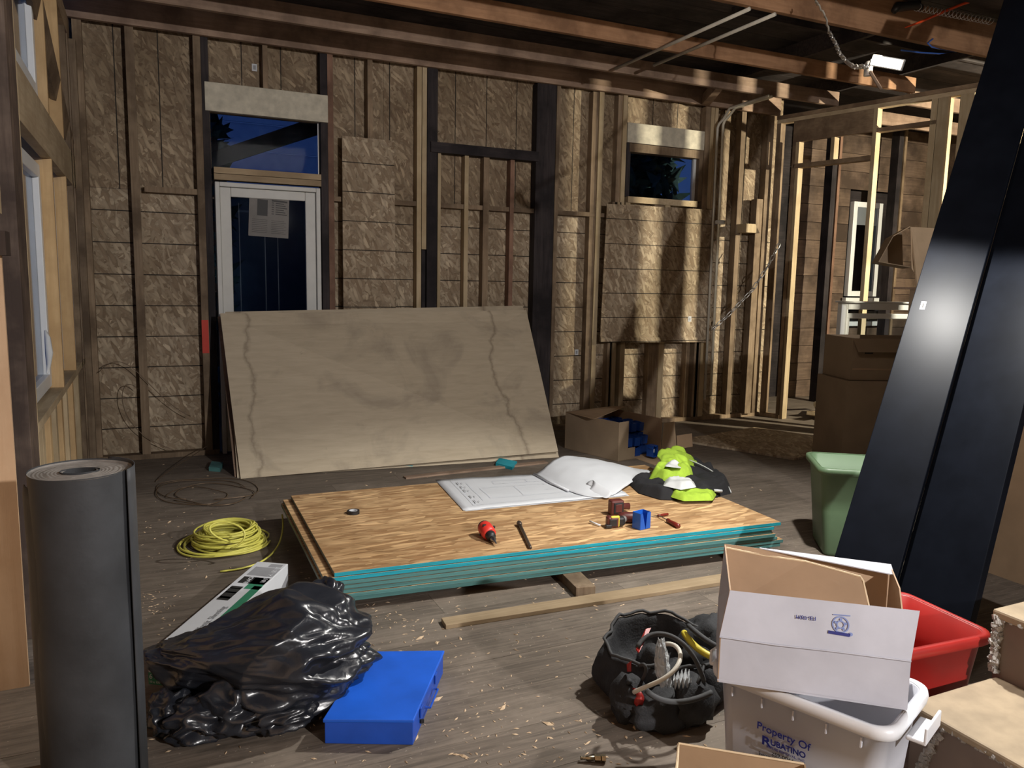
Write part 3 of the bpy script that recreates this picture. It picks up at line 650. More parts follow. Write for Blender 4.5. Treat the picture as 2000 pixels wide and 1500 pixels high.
def tagsq(px, py, Y, par, s=.02):
    p = PY(px, py, Y); build(B().mm((p.x-s, Y-.002, p.z-s*1.4), (p.x+s, Y, p.z+s*1.4)), 'stamp', 'paper', par)
    build(B().mm((p.x-s*.5, Y-.003, p.z-s*.8), (p.x+s*.5, Y-.002, p.z+s*.8)), 'stamp_print', 'inkgy', par)
tagsq(1347, 623, 6.708, r); tagsq(1126, 688, YO-.001, wb); tagsq(497, 132, YO-.001, wb)
# ---- pipes on the back wall ----
for (xa, ya, dx, mt, lab, zb_) in ((1413, 232, 0, 'pipew', 'pale pipe running down the back wall from the ceiling', 772), (1402, 238, 0, 'pipe', 'darker pipe just left of the pale wall pipe', 780)):
    Yp = 6.655 if mt == 'pipew' else 6.692
    t = PY(xa, ya, Yp); bt = PY(1388 if mt == 'pipew' else 1376, zb_, Yp); x = t.x
    path = [(bt.x, Yp, bt.z), (x, Yp, t.z-.06), (x+.01, Yp-.01, t.z-.02), (x+.03, Yp-.06, t.z+.03), (x+.03, Yp-.14, ZJ-.04), (x+.03, Yp-.5, ZJ-.035), (x+.03, 6.0, ZJ-.03)]
    build(B().tube(path, .014, 10), 'water_pipe', mt, None, lab, 'pipe', smooth=True)
p = PY(1407, 434, 6.63); r = root('pipe_clamp', p, 'white clamp holding the two wall pipes', 'clamp')
build(B().box(p, (.10, .06, .04)), 'strap', 'vinyl', r, bevel=.01); build(B().lathe([(.006, 0), (.014, .005), (.014, .012), (0, .014)], p+Vector((.03, -.03, 0)), (0, -1, 0), 10), 'screw', 'galv', r)
for k, X_ in enumerate((3.70, 3.92)):
    build(B().tube([(X_, 5.95-k*.25, ZJ-.014), (X_-.02, 4.28, ZJ-.014)], .013, 10), 'conduit', 'pipe', None, ('left' if k == 0 else 'right')+' of two grey conduits crossing under the ceiling joists', 'pipe', smooth=True)
# ---- chains ----
def chain(name, pts, lab, step=.034, R_=.012, wr_=.0035, mat='galv'):
    pts = [Vector(p) for p in pts]; r = root(name, pts[0], lab, 'chain'); seg = []
    for i in range(len(pts)-1):
        n = max(1, int((pts[i+1]-pts[i]).length/8/.004))
        for j in range(n): seg.append(pts[i].lerp(pts[i+1], j/n))
    seg.append(pts[-1]); acc = 0; links = []; last = seg[0]
    for s in seg[1:]:
        acc += (s-last).length
        if acc >= step: links.append((s, (s-last).normalized())); acc = 0
        last = s
    me = None
    for i, (p, d) in enumerate(links):
        if me is None:
            b = B(); path = []
            for k in range(14):
                t = 2*math.pi*k/14; path.append((math.cos(t)*R_*1.0+(R_*.75 if math.cos(t) > 0 else -R_*.75), math.sin(t)*R_*.75, 0))
            b.tube(path, wr_, 6, closed=True); o = build(b, 'link', mat, r, smooth=True); me = o.data
            # vertices were shifted by the parent's place; put them back round zero
            sh = Vector(r['_w']); 
            for v in me.vertices: v.co += sh
        else:
            o = bpy.data.objects.new('link', me); COL.objects.link(o); o.parent = r
        q = d.to_track_quat('X', 'Z').to_matrix() @ Matrix.Rotation(R(90*(i % 2)+20), 3, 'X')
        mt = q.to_4x4(); mt.translation = p-Vector(r['_w']); o.matrix_local = mt
    return r
c0 = PY(1386, 648, 6.62); c1 = PY(1420, 618, 6.55); c2 = PY(1468, 568, 6.45); c3 = PY(1500, 520, 6.35); c4 = PY(1522, 476, 6.36)
chain('hanging_chain', [c0, c1, c2, c3, c4], 'steel chain strung from the wall pipe to the partition stud', .045, .021, .006)
k0 = PZ(1592, 0, 3.15); 
cpts = [Vector((3.97, 4.0, 3.29)), PY(1597, 8, 3.95), PY(1612, 32, 3.85), PY(1618, 60, 3.7), PY(1632, 85, 3.5), PY(1640, 105, 3.35), PY(1655, 122, 3.2), PY(1668, 131, 2.7), PY(1693, 130, 2.49)]
wig = []
for i in range(len(cpts)-1):
    for j in range(6):
        t = j/6; p = cpts[i].lerp(cpts[i+1], t); wig.append(p+Vector((.006*math.sin((i*6+j)*1.9), 0, .007*math.cos((i*6+j)*1.9))))
build(B().tube(wig, .006, 6), 'power_cord', 'pipe', None, 'grey twisted cord hanging down to the lit work lamp', 'cord', smooth=True)
chain('lamp_chain', cpts[3:], 'thin chain following the cord above the lit lamp', .026, .011, .0035)
# ---- work lamp ----
dl = (P3(1760, 128, 2.41)-P3(1703, 112, 2.41)); a0 = P3(1703, 117, 2.43); a1 = P3(1760, 127, 2.39)
lp = root('work_lamp', a0, 'hanging work lamp with one bright white lit panel near the ceiling', 'lamp')
ax = (a1-a0).normalized(); toc = (EYE-a0).normalized(); upv = ax.cross(toc).normalized(); nn = upv.cross(ax).normalized()
if nn.dot(toc) < 0: nn = -nn
fr = Matrix((ax, upv, nn)).transposed(); mid = (a0+a1)/2; ln = (a1-a0).length
build(B().box(mid-nn*.012, (ln+.012, .046, .018), fr), 'panel_housing', 'galv', lp, bevel=.004)
build(B().box(mid+nn*.001, (ln, .036, .006), fr), 'lit_panel', 'led', lp, label='bright white lit panel', bevel=.002)
h0 = P3(1696, 134, 2.41); build(B().lathe([(.0, -.03), (.018, -.03), (.018, .02), (.010, .03), (0, .03)], h0, (0, 0, 1), 14), 'hub', 'galv', lp, smooth=True)
w1 = P3(1717, 168, 2.35)
dd = (w1-h0).normalized(); sd = dd.cross(toc).normalized(); fr2 = Matrix((dd, sd, dd.cross(sd))).transposed()
build(B().box((h0+w1)/2, ((w1-h0).length, .014, .07), fr2), 'side_panel', 'dsteel', lp, bevel=.003)
build(B().tube([h0, a0], .006, 6), 'arm', 'galv', lp)
for o_ in list(COL.objects):
    if o_.name in ('power_cord', 'lamp_chain'):
        o_.parent = lp; o_.location = o_.location-lp.location
        for k_ in ('label', 'category'):
            if k_ in o_: del o_[k_]
# ---- cords at the top right ----
Yc = 4.22
build(B().tube([PY(1768, 54, Yc), PY(1800, 42, Yc), PY(1850, 20, Yc-.02), PY(1880, 8, Yc-.03), PY(1930, -8, Yc-.05)], [.004, .009, .010, .010, .010], 8), 'extension_cord', 'orange', None, 'orange cord stapled across the big ceiling joist', 'cord', smooth=True)
rb = root('flex_duct', PY(1745, 20, Yc), 'black hose end with silvery wire coils along the joist', 'hose')
build(B().tube([PY(1746, 22, Yc), PY(1752, 14, Yc), PY(1790, 10, Yc), PY(1800, 15, Yc)], [.022, .034, .030, .02], 12), 'hose_end', 'blackpl', rb, smooth=True)
pa, pb = PY(1788, 14, Yc-.02), PY(1938, 42, Yc-.02); cp = []
for k in range(170):
    t = k/169; p = pa.lerp(pb, t); cp.append(p+Vector((0, math.sin(k*.75)*.025, math.cos(k*.75)*.025)))
build(B().tube(cp, .003, 5), 'wire_coil', 'galv', rb, smooth=True)
build(B().tube([PY(1760, 98, 4.35), PY(1800, 103, 4.4), PY(1835, 105, 4.4), PY(1868, 101, 4.4), PY(1820, 92, 4.3), PY(1812, 84, 4.25), PY(1822, 76, 4.25)], .006, 6), 'blue_wire', 'bluewire', None, 'blue wire looped under the big ceiling joist', 'wire', smooth=True)
# ---- strand boards on the floor at the right ----
A_, D_ = Vector((4.495, 5.88, 0)), Vector((.41, -.91, 0)).normalized(); W_ = Vector((.975, .22, 0)).normalized()
for k, (o, w_, l_, z, lab) in enumerate(((Vector((0, 0, 0)), .56, 1.1, 0, 'lit strand board lying on the floor beside the partition'), (W_*.565, .62, 1.05, .0, 'second strand board laid against the first beside the partition'))):
    p = A_+o+Vector((0, 0, z)); quadbox([p, p+D_*l_, p+D_*l_+W_*w_, p+W_*w_], .018, 'osb_board', 'osb_f', label=lab, cat='board')
# scrap heap
sc = [(-.05, .0, .30, .09, .04, 30, 12), (.15, .05, .36, .09, .04, -20, 4), (.30, -.05, .3, .14, .035, 5, 0), (.2, .18, .34, .06, .04, 50, 9), (.42, .12, .25, .1, .05, -35, 6), (.05, -.12, .2, .08, .04, 80, 0), (.34, .25, .3, .05, .03, 15, 14)]
pc = Vector((6.75, 6.35, 0)); 
shades = ['pale sloping', 'flat pale', 'wide tan', 'narrow leaning', 'short thick', 'small front', 'rear upright']
for k, (x, y, l_, w_, h_, rz, ry) in enumerate(sc):
    z = .03+.045*(k//2) + math.sin(R(ry))*l_/2
    build(B().box(pc+Vector((x*1.2, y*1.2, z+.0)), (l_, w_, h_), Matrix.Rotation(R(rz), 3, 'Z') @ Matrix.Rotation(R(ry), 3, 'Y')), 'wood_scrap', ('wpaley', 'wbrowny', 'wnewx')[k % 3], None, shades[k]+' wood offcut in the scrap heap behind the partition', 'offcut', 'wood offcuts in the scrap heap', bevel=.002)
build(B().tube([pc+Vector((.0, .05, .16)), pc+Vector((.35, .0, .19))], .035, 12), 'pipe_scrap', 'pipe', None, 'grey round pipe piece on top of the scrap heap', 'pipe')
# ---- carton of blue electrical boxes ----
CA, CB, CC, CD = Vector((3.49, 5.36, 0)), Vector((4.02, 5.50, 0)), Vector((3.90, 6.12, 0)), Vector((3.33, 5.98, 0)); CH = Vector((0, 0, .33))
cb = root('cardboard_carton', CA, 'low open brown carton full of blue electrical boxes near the leaning plywood', 'carton')
def panel(par, a, b, h0, h1, t, mat, name='side_panel'):
    a = Vector(a); b = Vector(b); n = (b-a).cross(Vector((0, 0, 1))).normalized()*t
    return build(B().hexa([a+Vector((0, 0, h0)), b+Vector((0, 0, h0)), b+Vector((0, 0, h0))+n, a+Vector((0, 0, h0))+n], [a+Vector((0, 0, h1)), b+Vector((0, 0, h1)), b+Vector((0, 0, h1))+n, a+Vector((0, 0, h1))+n]), name, mat, par)
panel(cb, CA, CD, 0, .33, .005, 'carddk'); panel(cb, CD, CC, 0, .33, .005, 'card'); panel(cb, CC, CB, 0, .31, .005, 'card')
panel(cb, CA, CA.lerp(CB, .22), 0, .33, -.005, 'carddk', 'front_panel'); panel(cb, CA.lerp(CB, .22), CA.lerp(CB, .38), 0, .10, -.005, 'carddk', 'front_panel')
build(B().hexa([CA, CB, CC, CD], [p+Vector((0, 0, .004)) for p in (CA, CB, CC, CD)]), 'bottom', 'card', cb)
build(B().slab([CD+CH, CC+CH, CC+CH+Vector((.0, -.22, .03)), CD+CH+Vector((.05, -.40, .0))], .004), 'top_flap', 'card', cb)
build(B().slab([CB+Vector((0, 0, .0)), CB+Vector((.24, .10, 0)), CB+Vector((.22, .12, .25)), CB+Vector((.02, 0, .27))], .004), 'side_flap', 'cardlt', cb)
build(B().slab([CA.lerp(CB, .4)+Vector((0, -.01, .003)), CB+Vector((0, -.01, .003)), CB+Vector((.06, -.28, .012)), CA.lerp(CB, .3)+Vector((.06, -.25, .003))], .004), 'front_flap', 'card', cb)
build(B().slab([CB+Vector((.25, .1, 0)), CB+Vector((.45, .14, 0)), CB+Vector((.45, .16, .12)), CB+Vector((.25, .12, .12))], .004), 'rear_flap', 'card', cb)
def bluebox(p, rz, rx, lab, flag=False):
    r = root('electrical_box', p, lab, 'electrical box', 'blue electrical boxes in the carton'); w_, h_, d_ = .058, .095, .072; t = .003
    m3 = Matrix.Rotation(rz, 3, 'Z') @ Matrix.Rotation(rx, 3, 'X'); p = Vector(p)
    b = B()
    for c, s_ in (((0, 0, t/2), (w_, h_, t)), ((w_/2, 0, d_/2), (t, h_, d_)), ((-w_/2, 0, d_/2), (t, h_, d_)), ((0, h_/2, d_/2), (w_, t, d_)), ((0, -h_/2, d_/2), (w_, t, d_))): b.box(p+m3 @ Vector(c), s_, m3)
    build(b, 'shell', 'bluepl', r)
    for sx_ in (-.033, .033): build(B().box(p+m3 @ Vector((sx_*.95, .028, d_*.6)), (.010, .012, d_*.6), m3), 'nail_lug', 'bluepl', r)
    for sy_ in (-.046, .046): build(B().box(p+m3 @ Vector((0, sy_, d_)), (.022, .012, .004), m3), 'screw_lug', 'bluepl', r)
    if flag:
        build(B().box(p+m3 @ Vector((0, 0, -.001)), (.03, .03, .001), m3), 'label', 'paper', r)
ex_ = (CB-CA).normalized(); ey_ = (CD-CA).normalized(); n_ = 0
pos = []
for row in range(4):
    for lay in range(3):
        for col in range(5):
            if lay*.085+.06 > .17+row*.06: continue
            pos.append((row, lay, col))
words = ['nearest', 'second nearest', 'third nearest', 'rear']
for row, lay, col in pos:
    if row == 0 and col > 3: continue
    if row > 1 and lay < 2 - (row == 2): continue
    p = CA+ex_*(.10+.095*col+random.uniform(-.006, .006))+ey_*(.09+.13*row)+Vector((0, 0, .008+.088*lay))
    bluebox(p, R(15)+random.uniform(-.15, .15)+(math.pi/2 if (row+col) % 3 == 0 else 0), R(random.choice((0, 0, 4))), f'blue plastic electrical box, {words[row]} row of the carton, {["bottom", "middle", "top"][lay]} layer, {["first","second","third","fourth","fifth"][col]} from the left')
pf = CA.lerp(CB, .62)+Vector((.0, -.055, .07)); bluebox(pf, R(15), R(90), 'blue electrical box lying at the carton mouth with a small white label', False)
lb = [o for o in COL.objects if o.name.startswith('electrical_box')][-1]
build(B().box(pf+Vector((.012, -.049, .0)) + Vector((0, .0, 0)), (.028, .001, .028), Matrix.Rotation(R(15), 3, 'Z')), 'label', 'paper', lb)
# ---- big cartons behind the green bin ----
def carton(name, c, sz, rz, lab, mat='carddk', flaps=True, group=None):
    r = root(name, c, lab, 'carton', group); m3 = Matrix.Rotation(R(rz), 3, 'Z'); c = Vector(c); w_, d_, h_ = sz; t = .006
    for (x, y, ww, dd_) in ((0, -d_/2, w_, t), (0, d_/2, w_, t), (-w_/2, 0, t, d_), (w_/2, 0, t, d_)): build(B().box(c+m3 @ Vector((x, y, h_/2)), (ww, dd_, h_), m3), 'side_panel', mat, r)
    build(B().box(c+m3 @ Vector((0, 0, .004)), (w_, d_, .006), m3), 'bottom', mat, r)
    return r, m3
p = PY(1620, 745, 4.45); 
c1_, m3 = carton('cardboard_carton', (5.62, 4.60, 0), (.92, .50, .72), -20, 'tall lower brown carton behind the green bin with a dark blue mark', 'carddk')
build(B().box(Vector((5.62, 4.60, .715)), (.92, .5, .005), m3), 'lid', 'carddk', c1_)
for k in range(7): build(B().box(Vector((5.62, 4.60, .42))+m3 @ Vector((.05+.015*math.sin(k*2.1)-.02, -.256, -.12+k*.035)), (.36+.03*math.sin(k*3.3), .002, .036), m3), 'sprayed_mark', 'inkblue' if 'inkblue' in M else 'ink', c1_)
c2_, m3 = carton('cardboard_carton', (5.66, 4.62, .722), (.88, .46, .34), -20, 'upper brown carton with open flaps on the tall carton', 'carddk')
build(B().box(Vector((5.66, 4.62, .722))+m3 @ Vector((-.30, -.234, .24)), (.07, .002, .05), m3), 'hand_hole', 'inkbk', c2_)
build(B().box(Vector((5.66, 4.62, .722))+m3 @ Vector((0, -.236, .09)), (.86, .003, .012), m3), 'crease', 'card', c2_)
build(B().slab([Vector((5.66, 4.62, 1.06))+m3 @ Vector(v_) for v_ in ((-.44, -.23, 0), (.44, -.23, 0), (.44, -.33, -.10), (-.44, -.33, -.10))], .005), 'front_flap', 'carddk', c2_)
# white window unit standing behind the cartons
a = PY(1650, 595, 5.0); 
wu = root('window_unit', (5.9, 5.2, .0), 'loose white vinyl window frame standing behind the brown cartons', 'window')
ux, uy = Vector((5.70, 5.20, 0)), Vector((6.52, 4.94, 0)); d_ = (uy-ux).normalized(); mz = Matrix((d_, Vector((-d_.y, d_.x, 0)), Vector((0, 0, 1)))).transposed()
def ubar(t0, t1, z0, z1, y=.0, dep=.07, nm='frame', mt='vinyl'): build(B().box(ux+d_*((t0+t1)/2)+Vector((-d_.y, d_.x, 0))*y+Vector((0, 0, (z0+z1)/2)), (t1-t0, dep, z1-z0), mz), nm, mt, wu, bevel=.004)
ubar(0, .06, 0, 1.33); ubar(.85, .91, 0, 1.33); ubar(.06, .85, 1.27, 1.33); ubar(.06, .85, 0, .06); ubar(.06, .85, 1.19, 1.235, .01, .04); ubar(.06, .10, .06, 1.19, .01, .04)
ubar(.1, .85, .06, 1.19, .01, .006, 'pane', 'glassd'); ubar(-.02, .93, 1.33, 1.345, 0, .1, 'nail_fin')
# open carton high behind the black panels, on a standing crate
T = [PY(*p, 4.35) for p in ((1745, 465), (1717, 510), (1783, 523), (1773, 455))]
hc = root('cardboard_carton', (5.6, 4.3, 1.2), 'open brown carton with dark inside lying on its side behind the black panels', 'carton')
nb = Vector((.35, .10, 0))
o1, o2, o3, o4 = PY(1717, 512, 4.3), PY(1780, 523, 4.3), PY(1778, 443, 4.3), PY(1745, 462, 4.3)
dep = Vector((.30, .32, .0))
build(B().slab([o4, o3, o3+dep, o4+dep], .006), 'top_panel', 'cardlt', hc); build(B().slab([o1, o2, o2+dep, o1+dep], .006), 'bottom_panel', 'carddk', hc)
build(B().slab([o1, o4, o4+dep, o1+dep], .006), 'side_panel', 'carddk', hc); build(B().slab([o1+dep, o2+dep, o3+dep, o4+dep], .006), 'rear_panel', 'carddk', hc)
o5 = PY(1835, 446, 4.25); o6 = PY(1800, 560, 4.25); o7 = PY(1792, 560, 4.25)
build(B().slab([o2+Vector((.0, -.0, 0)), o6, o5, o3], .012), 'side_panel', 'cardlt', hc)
build(B().slab([o3+Vector((0, -.01, -.01)), o3+Vector((.03, -.01, -.01)), o6+Vector((.03, -.01, 0)), o7], .012), 'side_edge', 'cardlt', hc)
zl = o1.z-.004
stw = root('shelf_crate', (o1.x+.5, 4.55, 0), 'tall pale crate behind the black panels carrying the open carton', 'crate')
zl = o6.z-.004; cx = PY(1812, 560, 4.05).x; build(B().mm((cx, 3.80, 0), (cx+.5, 4.20, zl-.02)), 'body', 'carddk', stw); build(B().mm((cx-.01, 3.79, zl-.019), (cx+.52, 4.34, zl-.002)), 'top_board', 'wbrownx', stw)
# ---- bins ----
def rsq(c, ax_, ay_, hw, hd, rad, z, n=6):
    """rounded rectangle of half sizes hw, hd around c"""
    P = []
    for (sx_, sy_, a0_) in ((1, 1, 0), (-1, 1, 90), (-1, -1, 180), (1, -1, 270)):
        for k in range(n+1):
            a = R(a0_+90*k/n); P.append(Vector(c)+ax_*(sx_*(hw-rad)+rad*math.cos(a))+ay_*(sy_*(hd-rad)+rad*math.sin(a))+Vector((0, 0, z)))
    return P
def tote(name, c, rz, w0, d0, w1, d1, h, mat, lab, cat='bin', rim=.022, matr=None, handles=True, tilt=None, lipn=0):
    r = root(name, c, lab, cat); c = Vector(c); Z = Matrix.Rotation(R(rz), 3, 'Z'); ax_, ay_ = Z @ Vector((1, 0, 0)), Z @ Vector((0, 1, 0)); b = B()
    prof = [(w0-.015, d0-.015, .003, .03), (w0, d0, .02, .035), (w0+(w1-w0)*.5, d0+(d1-d0)*.5, h*.5, .045), (w1, d1, h-rim*1.6, .05), (w1+.004, d1+.004, h-rim*1.5, .05)]
    inner = [(w1-.005, d1-.005, h-.001, .045), (w0+(w1-w0)*.5-.005, d0+(d1-d0)*.5-.005, h*.5, .04), (w0-.006, d0-.006, .022, .03)]
    rings = [rsq(c, ax_, ay_, w/2, d/2, rd, z) for w, d, z, rd in prof[:4]]
    lip = [(w1+.03, d1+.03, h-rim*1.6, .06), (w1+.035, d1+.035, h-rim, .06), (w1+.030, d1+.030, h-.003, .058), (w1+.015, d1+.015, h, .052)]
    iring = [rsq(c, ax_, ay_, w/2, d/2, rd, z) for w, d, z, rd in inner]
    n = len(rings[0])
    def loft(rs, cap0=False, cap1=False, flip=False):
        b = B(); b.v = [p for q in rs for p in q]
        for i in range(len(rs)-1):
            for k in range(n): b.f.append([i*n+k, i*n+(k+1) % n, (i+1)*n+(k+1) % n, (i+1)*n+k]); b.mi.append(0)
        if cap0: b.f.append(list(range(n))[::-1]); b.mi.append(0)
        if cap1: b.f.append([(len(rs)-1)*n+k for k in range(n)]); b.mi.append(0)
        return b
    lr = [rsq(c, ax_, ay_, w/2, d/2, rd, z) for w, d, z, rd in lip]
    build(loft(rings+[lr[0]]+[lr[1]]+[lr[2]]+[lr[3]]+iring, True, True), 'body', [mat], r, smooth=True)
    build(loft([rsq(c, ax_, ay_, (w1+.032)/2+e, (d1+.032)/2+e, .06, z) for e, z in ((0, h-rim*1.5), (.006, h-rim*1.3), (.008, h-rim*.6), (.005, h+.002), (-.004, h+.004), (-.010, h+.001))]), 'rim', [matr or mat], r, smooth=True)
    if handles:
        for s_ in (-1, 1):
            hp = c+ax_*(s_*(w1/2+.045))+Vector((0, 0, h-.05)); fr_ = Z
            build(B().box(hp, (.05, .13, .012), fr_), 'handle', matr or mat, r, bevel=.004); build(B().box(hp+ax_*s_*.022+Vector((0, 0, .02)), (.008, .13, .045), fr_), 'handle', matr or mat, r, bevel=.003)
        for k in range(-2, 3):
            for s_ in (-1, 1): build(B().box(c+ay_*(s_*(d1/2+.008))+ax_*(k*.09)+Vector((0, 0, h-.055)), (.004, .008, .028), Z), 'rib', mat, r)
    return r, ax_, ay_
# white tote: long axis from (1.46,1.71) to (1.65,1.24)
L_, Fc, Rc = Vector((1.46, 1.71, 0)), Vector((1.655, 1.235, 0)), Vector((1.965, 1.377, 0))
lx = (L_-Fc); ang = math.degrees(math.atan2(lx.y, lx.x)); ctr = (L_+Rc)/2
TW, ax_, ay_ = tote('white_tote', (ctr.x, ctr.y, 0), ang, .42, .27, .475, .305, .36, 'totew', 'white recycling tote with blue property lettering under the white carton', 'bin', matr='totewr')
# lettering on the long side facing the camera's left
nrm = Vector((-lx.normalized().y, lx.normalized().x, 0)); nrm = nrm if (EYE-ctr).dot(nrm) > 0 else -nrm
xd = -lx.normalized()
face0 = ctr+nrm*(.1475)  # centre of the side wall at mid height
upd = (Vector((0, 0, .36))+nrm*.0175).normalized()
def onface(px, py, out=.004):
    o = face0+Vector((0, 0, .18)); n = xd.cross(upd).normalized(); d = _ray(px, py); t = (o+n*out-EYE).dot(n)/d.dot(n); return EYE+d*t
n_f = xd.cross(upd).normalized()
def tline(s, p0, p1, size, mat, bold=0, shear=0, fit=True):
    a = onface(*p0); e = onface(*p1); dirx = (e-a); o = text(s, a, dirx, upd, size, mat, TW, bold=bold, shear=shear)
    bpy.context.view_layer.update(); w_ = o.dimensions.x
    o.matrix_local = o.matrix_local @ Matrix.Diagonal((dirx.length/max(w_, 1e-4), 1, 1, 1)); return o
tline('Property Of', (1478, 1421), (1582, 1467), .031, 'ink', bold=.0003)
tline('R', (1487, 1451), (1505, 1459), .037, 'ink', bold=.0009)
tline('UBATINO', (1505, 1454), (1573, 1481), .024, 'ink', bold=.0006)
tline('REFUSE REMOVAL, INC.', (1497, 1459), (1572, 1489), .0095, 'ink')
tline('259-0044', (1507, 1474), (1550, 1490), .0145, 'inkbk')
tline('Everett, W', (1482, 1473), (1517, 1486), .0145, 'inkbk')
# white carton in the tote
bl, br_ = Vector((1.40, 1.607, .375)), Vector((1.777, 1.301, .368))
u_ = (br_-bl).normalized(); bk = Vector((-u_.y, u_.x, 0)).normalized(); bk = bk if bk.y > 0 else -bk
DP = .30
wc = root('white_carton', bl, 'open white fruit carton with flaps up, resting in the white tote', 'carton')
ml, mr = bl+Vector((.003, .004, .130)), br_+Vector((.003, .004, .135)); fl_, fr_ = Vector((1.487, 1.678, .622))-bk*.055, Vector((1.861, 1.359, .615))-bk*.05
fr_ = mr+(fl_-ml)*1.02
def sl(q, t, nm, mt, **k): return build(B().slab(q, t), nm, mt, wc, **k)
def two(q, nm, outm, inm, t=.004):
    q = [Vector(p) for p in q]; n = (q[1]-q[0]).cross(q[3]-q[0]).normalized(); b = B(); i_ = [p-n*t for p in q]
    b.add(q+i_, [(0, 1, 2), (0, 2, 3)]); b.f += [[4, 6, 5], [4, 7, 6], [0, 4, 5, 1], [1, 5, 6, 2], [2, 6, 7, 3], [3, 7, 4, 0]]; b.mi += [1, 1, 1, 1, 1, 1]; return build(b, nm, [outm, inm], wc)
two([bl, br_, mr, ml], 'front_panel', 'cardwh', 'cardin'); two([ml, mr, fr_, fl_], 'front_flap', 'cardwh', 'cardin')
bb_l, bb_r = bl+bk*DP, br_+bk*DP; 
two([bb_r, bb_l, bb_l+Vector((0, 0, .13)), bb_r+Vector((0, 0, .13))], 'rear_panel', 'cardwh', 'cardin')
tl3 = PZ(1415, 1062, .66); tr3 = PZ(1740, 1105, .645)
two([bb_r+Vector((0, 0, .132)), bb_l+Vector((0, 0, .132)), tl3, tr3], 'rear_flap', 'cardwh', 'cardin')
two([bb_l, bl, ml, bb_l+Vector((0, 0, .13))], 'side_panel', 'cardwh', 'cardin'); two([br_, bb_r, bb_r+Vector((0, 0, .13)), mr], 'side_panel', 'cardwh', 'cardin')
two([bb_l+Vector((0, 0, .13))-bk*.01, ml+bk*.012, fl_+bk*.03+Vector((0, 0, -.01)), tl3-bk*.012], 'side_flap', 'cardwh', 'cardin')
two([mr+bk*.03, bb_r+Vector((0, 0, .13))-bk*.01, tr3-bk*.012, tr3-bk*.13+Vector((0, 0, -.02))], 'side_flap', 'cardwh', 'cardin')
two([bl+Vector((0, 0, .004)), bl+bk*DP+Vector((0, 0, .004)), br_+bk*DP+Vector((0, 0, .004)), br_+Vector((0, 0, .004))], 'bottom', 'cardin', 'cardwh')
A_f = tl3.lerp(tr3, .22)
build(B().slab([A_f, A_f-bk*.004, tr3-bk*.05+Vector((0, 0, -.012)), tr3+Vector((0, 0, .002))], .003), 'folded_lip', 'cardwh', wc, label='white folded lip on the rear flap')
# inner torn flap with pale fluted edge
ia, ib, ic = PZ(1418, 1066, .655)-bk*.02, PZ(1570, 1090, .645)-bk*.03, PZ(1675, 1115, .63)-bk*.05
id_, ie = PZ(1690, 1170, .56)-bk*.05, bb_l+Vector((.02, -.02, .10))
b = B(); b.add([ia, ib, ic, id_, ie], [(0, 1, 2, 3, 4)]); build(b, 'inner_flap', 'cardin', wc, solid=.004)
build(B().tube([ia, ia.lerp(ib, .5)+Vector((0, 0, -.004)), ib, ic, ic+Vector((.005, -.005, -.012)), id_], .0035, 6), 'torn_edge', 'flute', wc)
build(B().tube([ml+Vector((0, 0, 0))-bk*.002, ml.lerp(mr, .3)-bk*.004+Vector((0, 0, -.002)), ml.lerp(mr, .6)-bk*.002, mr-bk*.002], .0022, 6), 'crease', 'cardwh', wc)
fn = (mr-ml).cross(fl_-ml).normalized(); fn = fn if fn.dot(EYE-ml) > 0 else -fn
def onflap(px, py):
    d = _ray(px, py); o = ml+fn*.0025; t = (o-EYE).dot(fn)/d.dot(fn); return EYE+d*t
ta = onflap(1594, 1205); tb = onflap(1556, 1201); dn = onflap(1593, 1217)
xdir = (tb-ta); o = text('FB-90M', ta, xdir, dn-ta, .0145, 'ink', wc); bpy.context.view_layer.update()
o.matrix_local = o.matrix_local @ Matrix.Diagonal((xdir.length/o.dimensions.x, 1, 1, 1))
ec = onflap(1642, 1220); ring = B()
eu = (onflap(1662, 1222)-onflap(1622, 1216)).normalized(); ev = fn.cross(eu)
def disc(c, r0, r1, n, mat, nm, e=.0):
    b = B(); P = []
    for k in range(n):
        a = 2*math.pi*k/n; dv = eu*math.cos(a)+ev*math.sin(a)
        P += [c+dv*r0+fn*e, c+dv*r1+fn*e]
    b.add(P, [(2*k, 2*k+1, (2*k+3) % (2*n), (2*k+2) % (2*n)) for k in range(n)]); build(b, nm, mat, wc)
rr_ = (onflap(1659, 1222)-ec).length
disc(ec, rr_*.85, rr_, 28, 'inklt', 'emblem_ring'); disc(ec, rr_*.35, rr_*.5, 22, 'inklt', 'emblem_ring'); 
for k in range(5):
    a = k*1.2566+.3; c = ec+(eu*math.cos(a)+ev*math.sin(a))*rr_*.62; disc(c, 0, rr_*.16, 8, 'inklt', 'emblem_dot')
q = [onflap(*p) for p in ((1617, 1237), (1660, 1244), (1661, 1238), (1618, 1231))]; build(B().add(q, [(0, 1, 2, 3)]), 'emblem_bar', 'ink', wc)
disc(onflap(1662, 1239), 0, rr_*.22, 12, 'inklt', 'emblem_dot')
q = [onflap(*p) for p in ((1627, 1201), (1661, 1204), (1661, 1202), (1627, 1199))]; build(B().add(q, [(0, 1, 2, 3)]), 'small_print', 'inklt', wc)
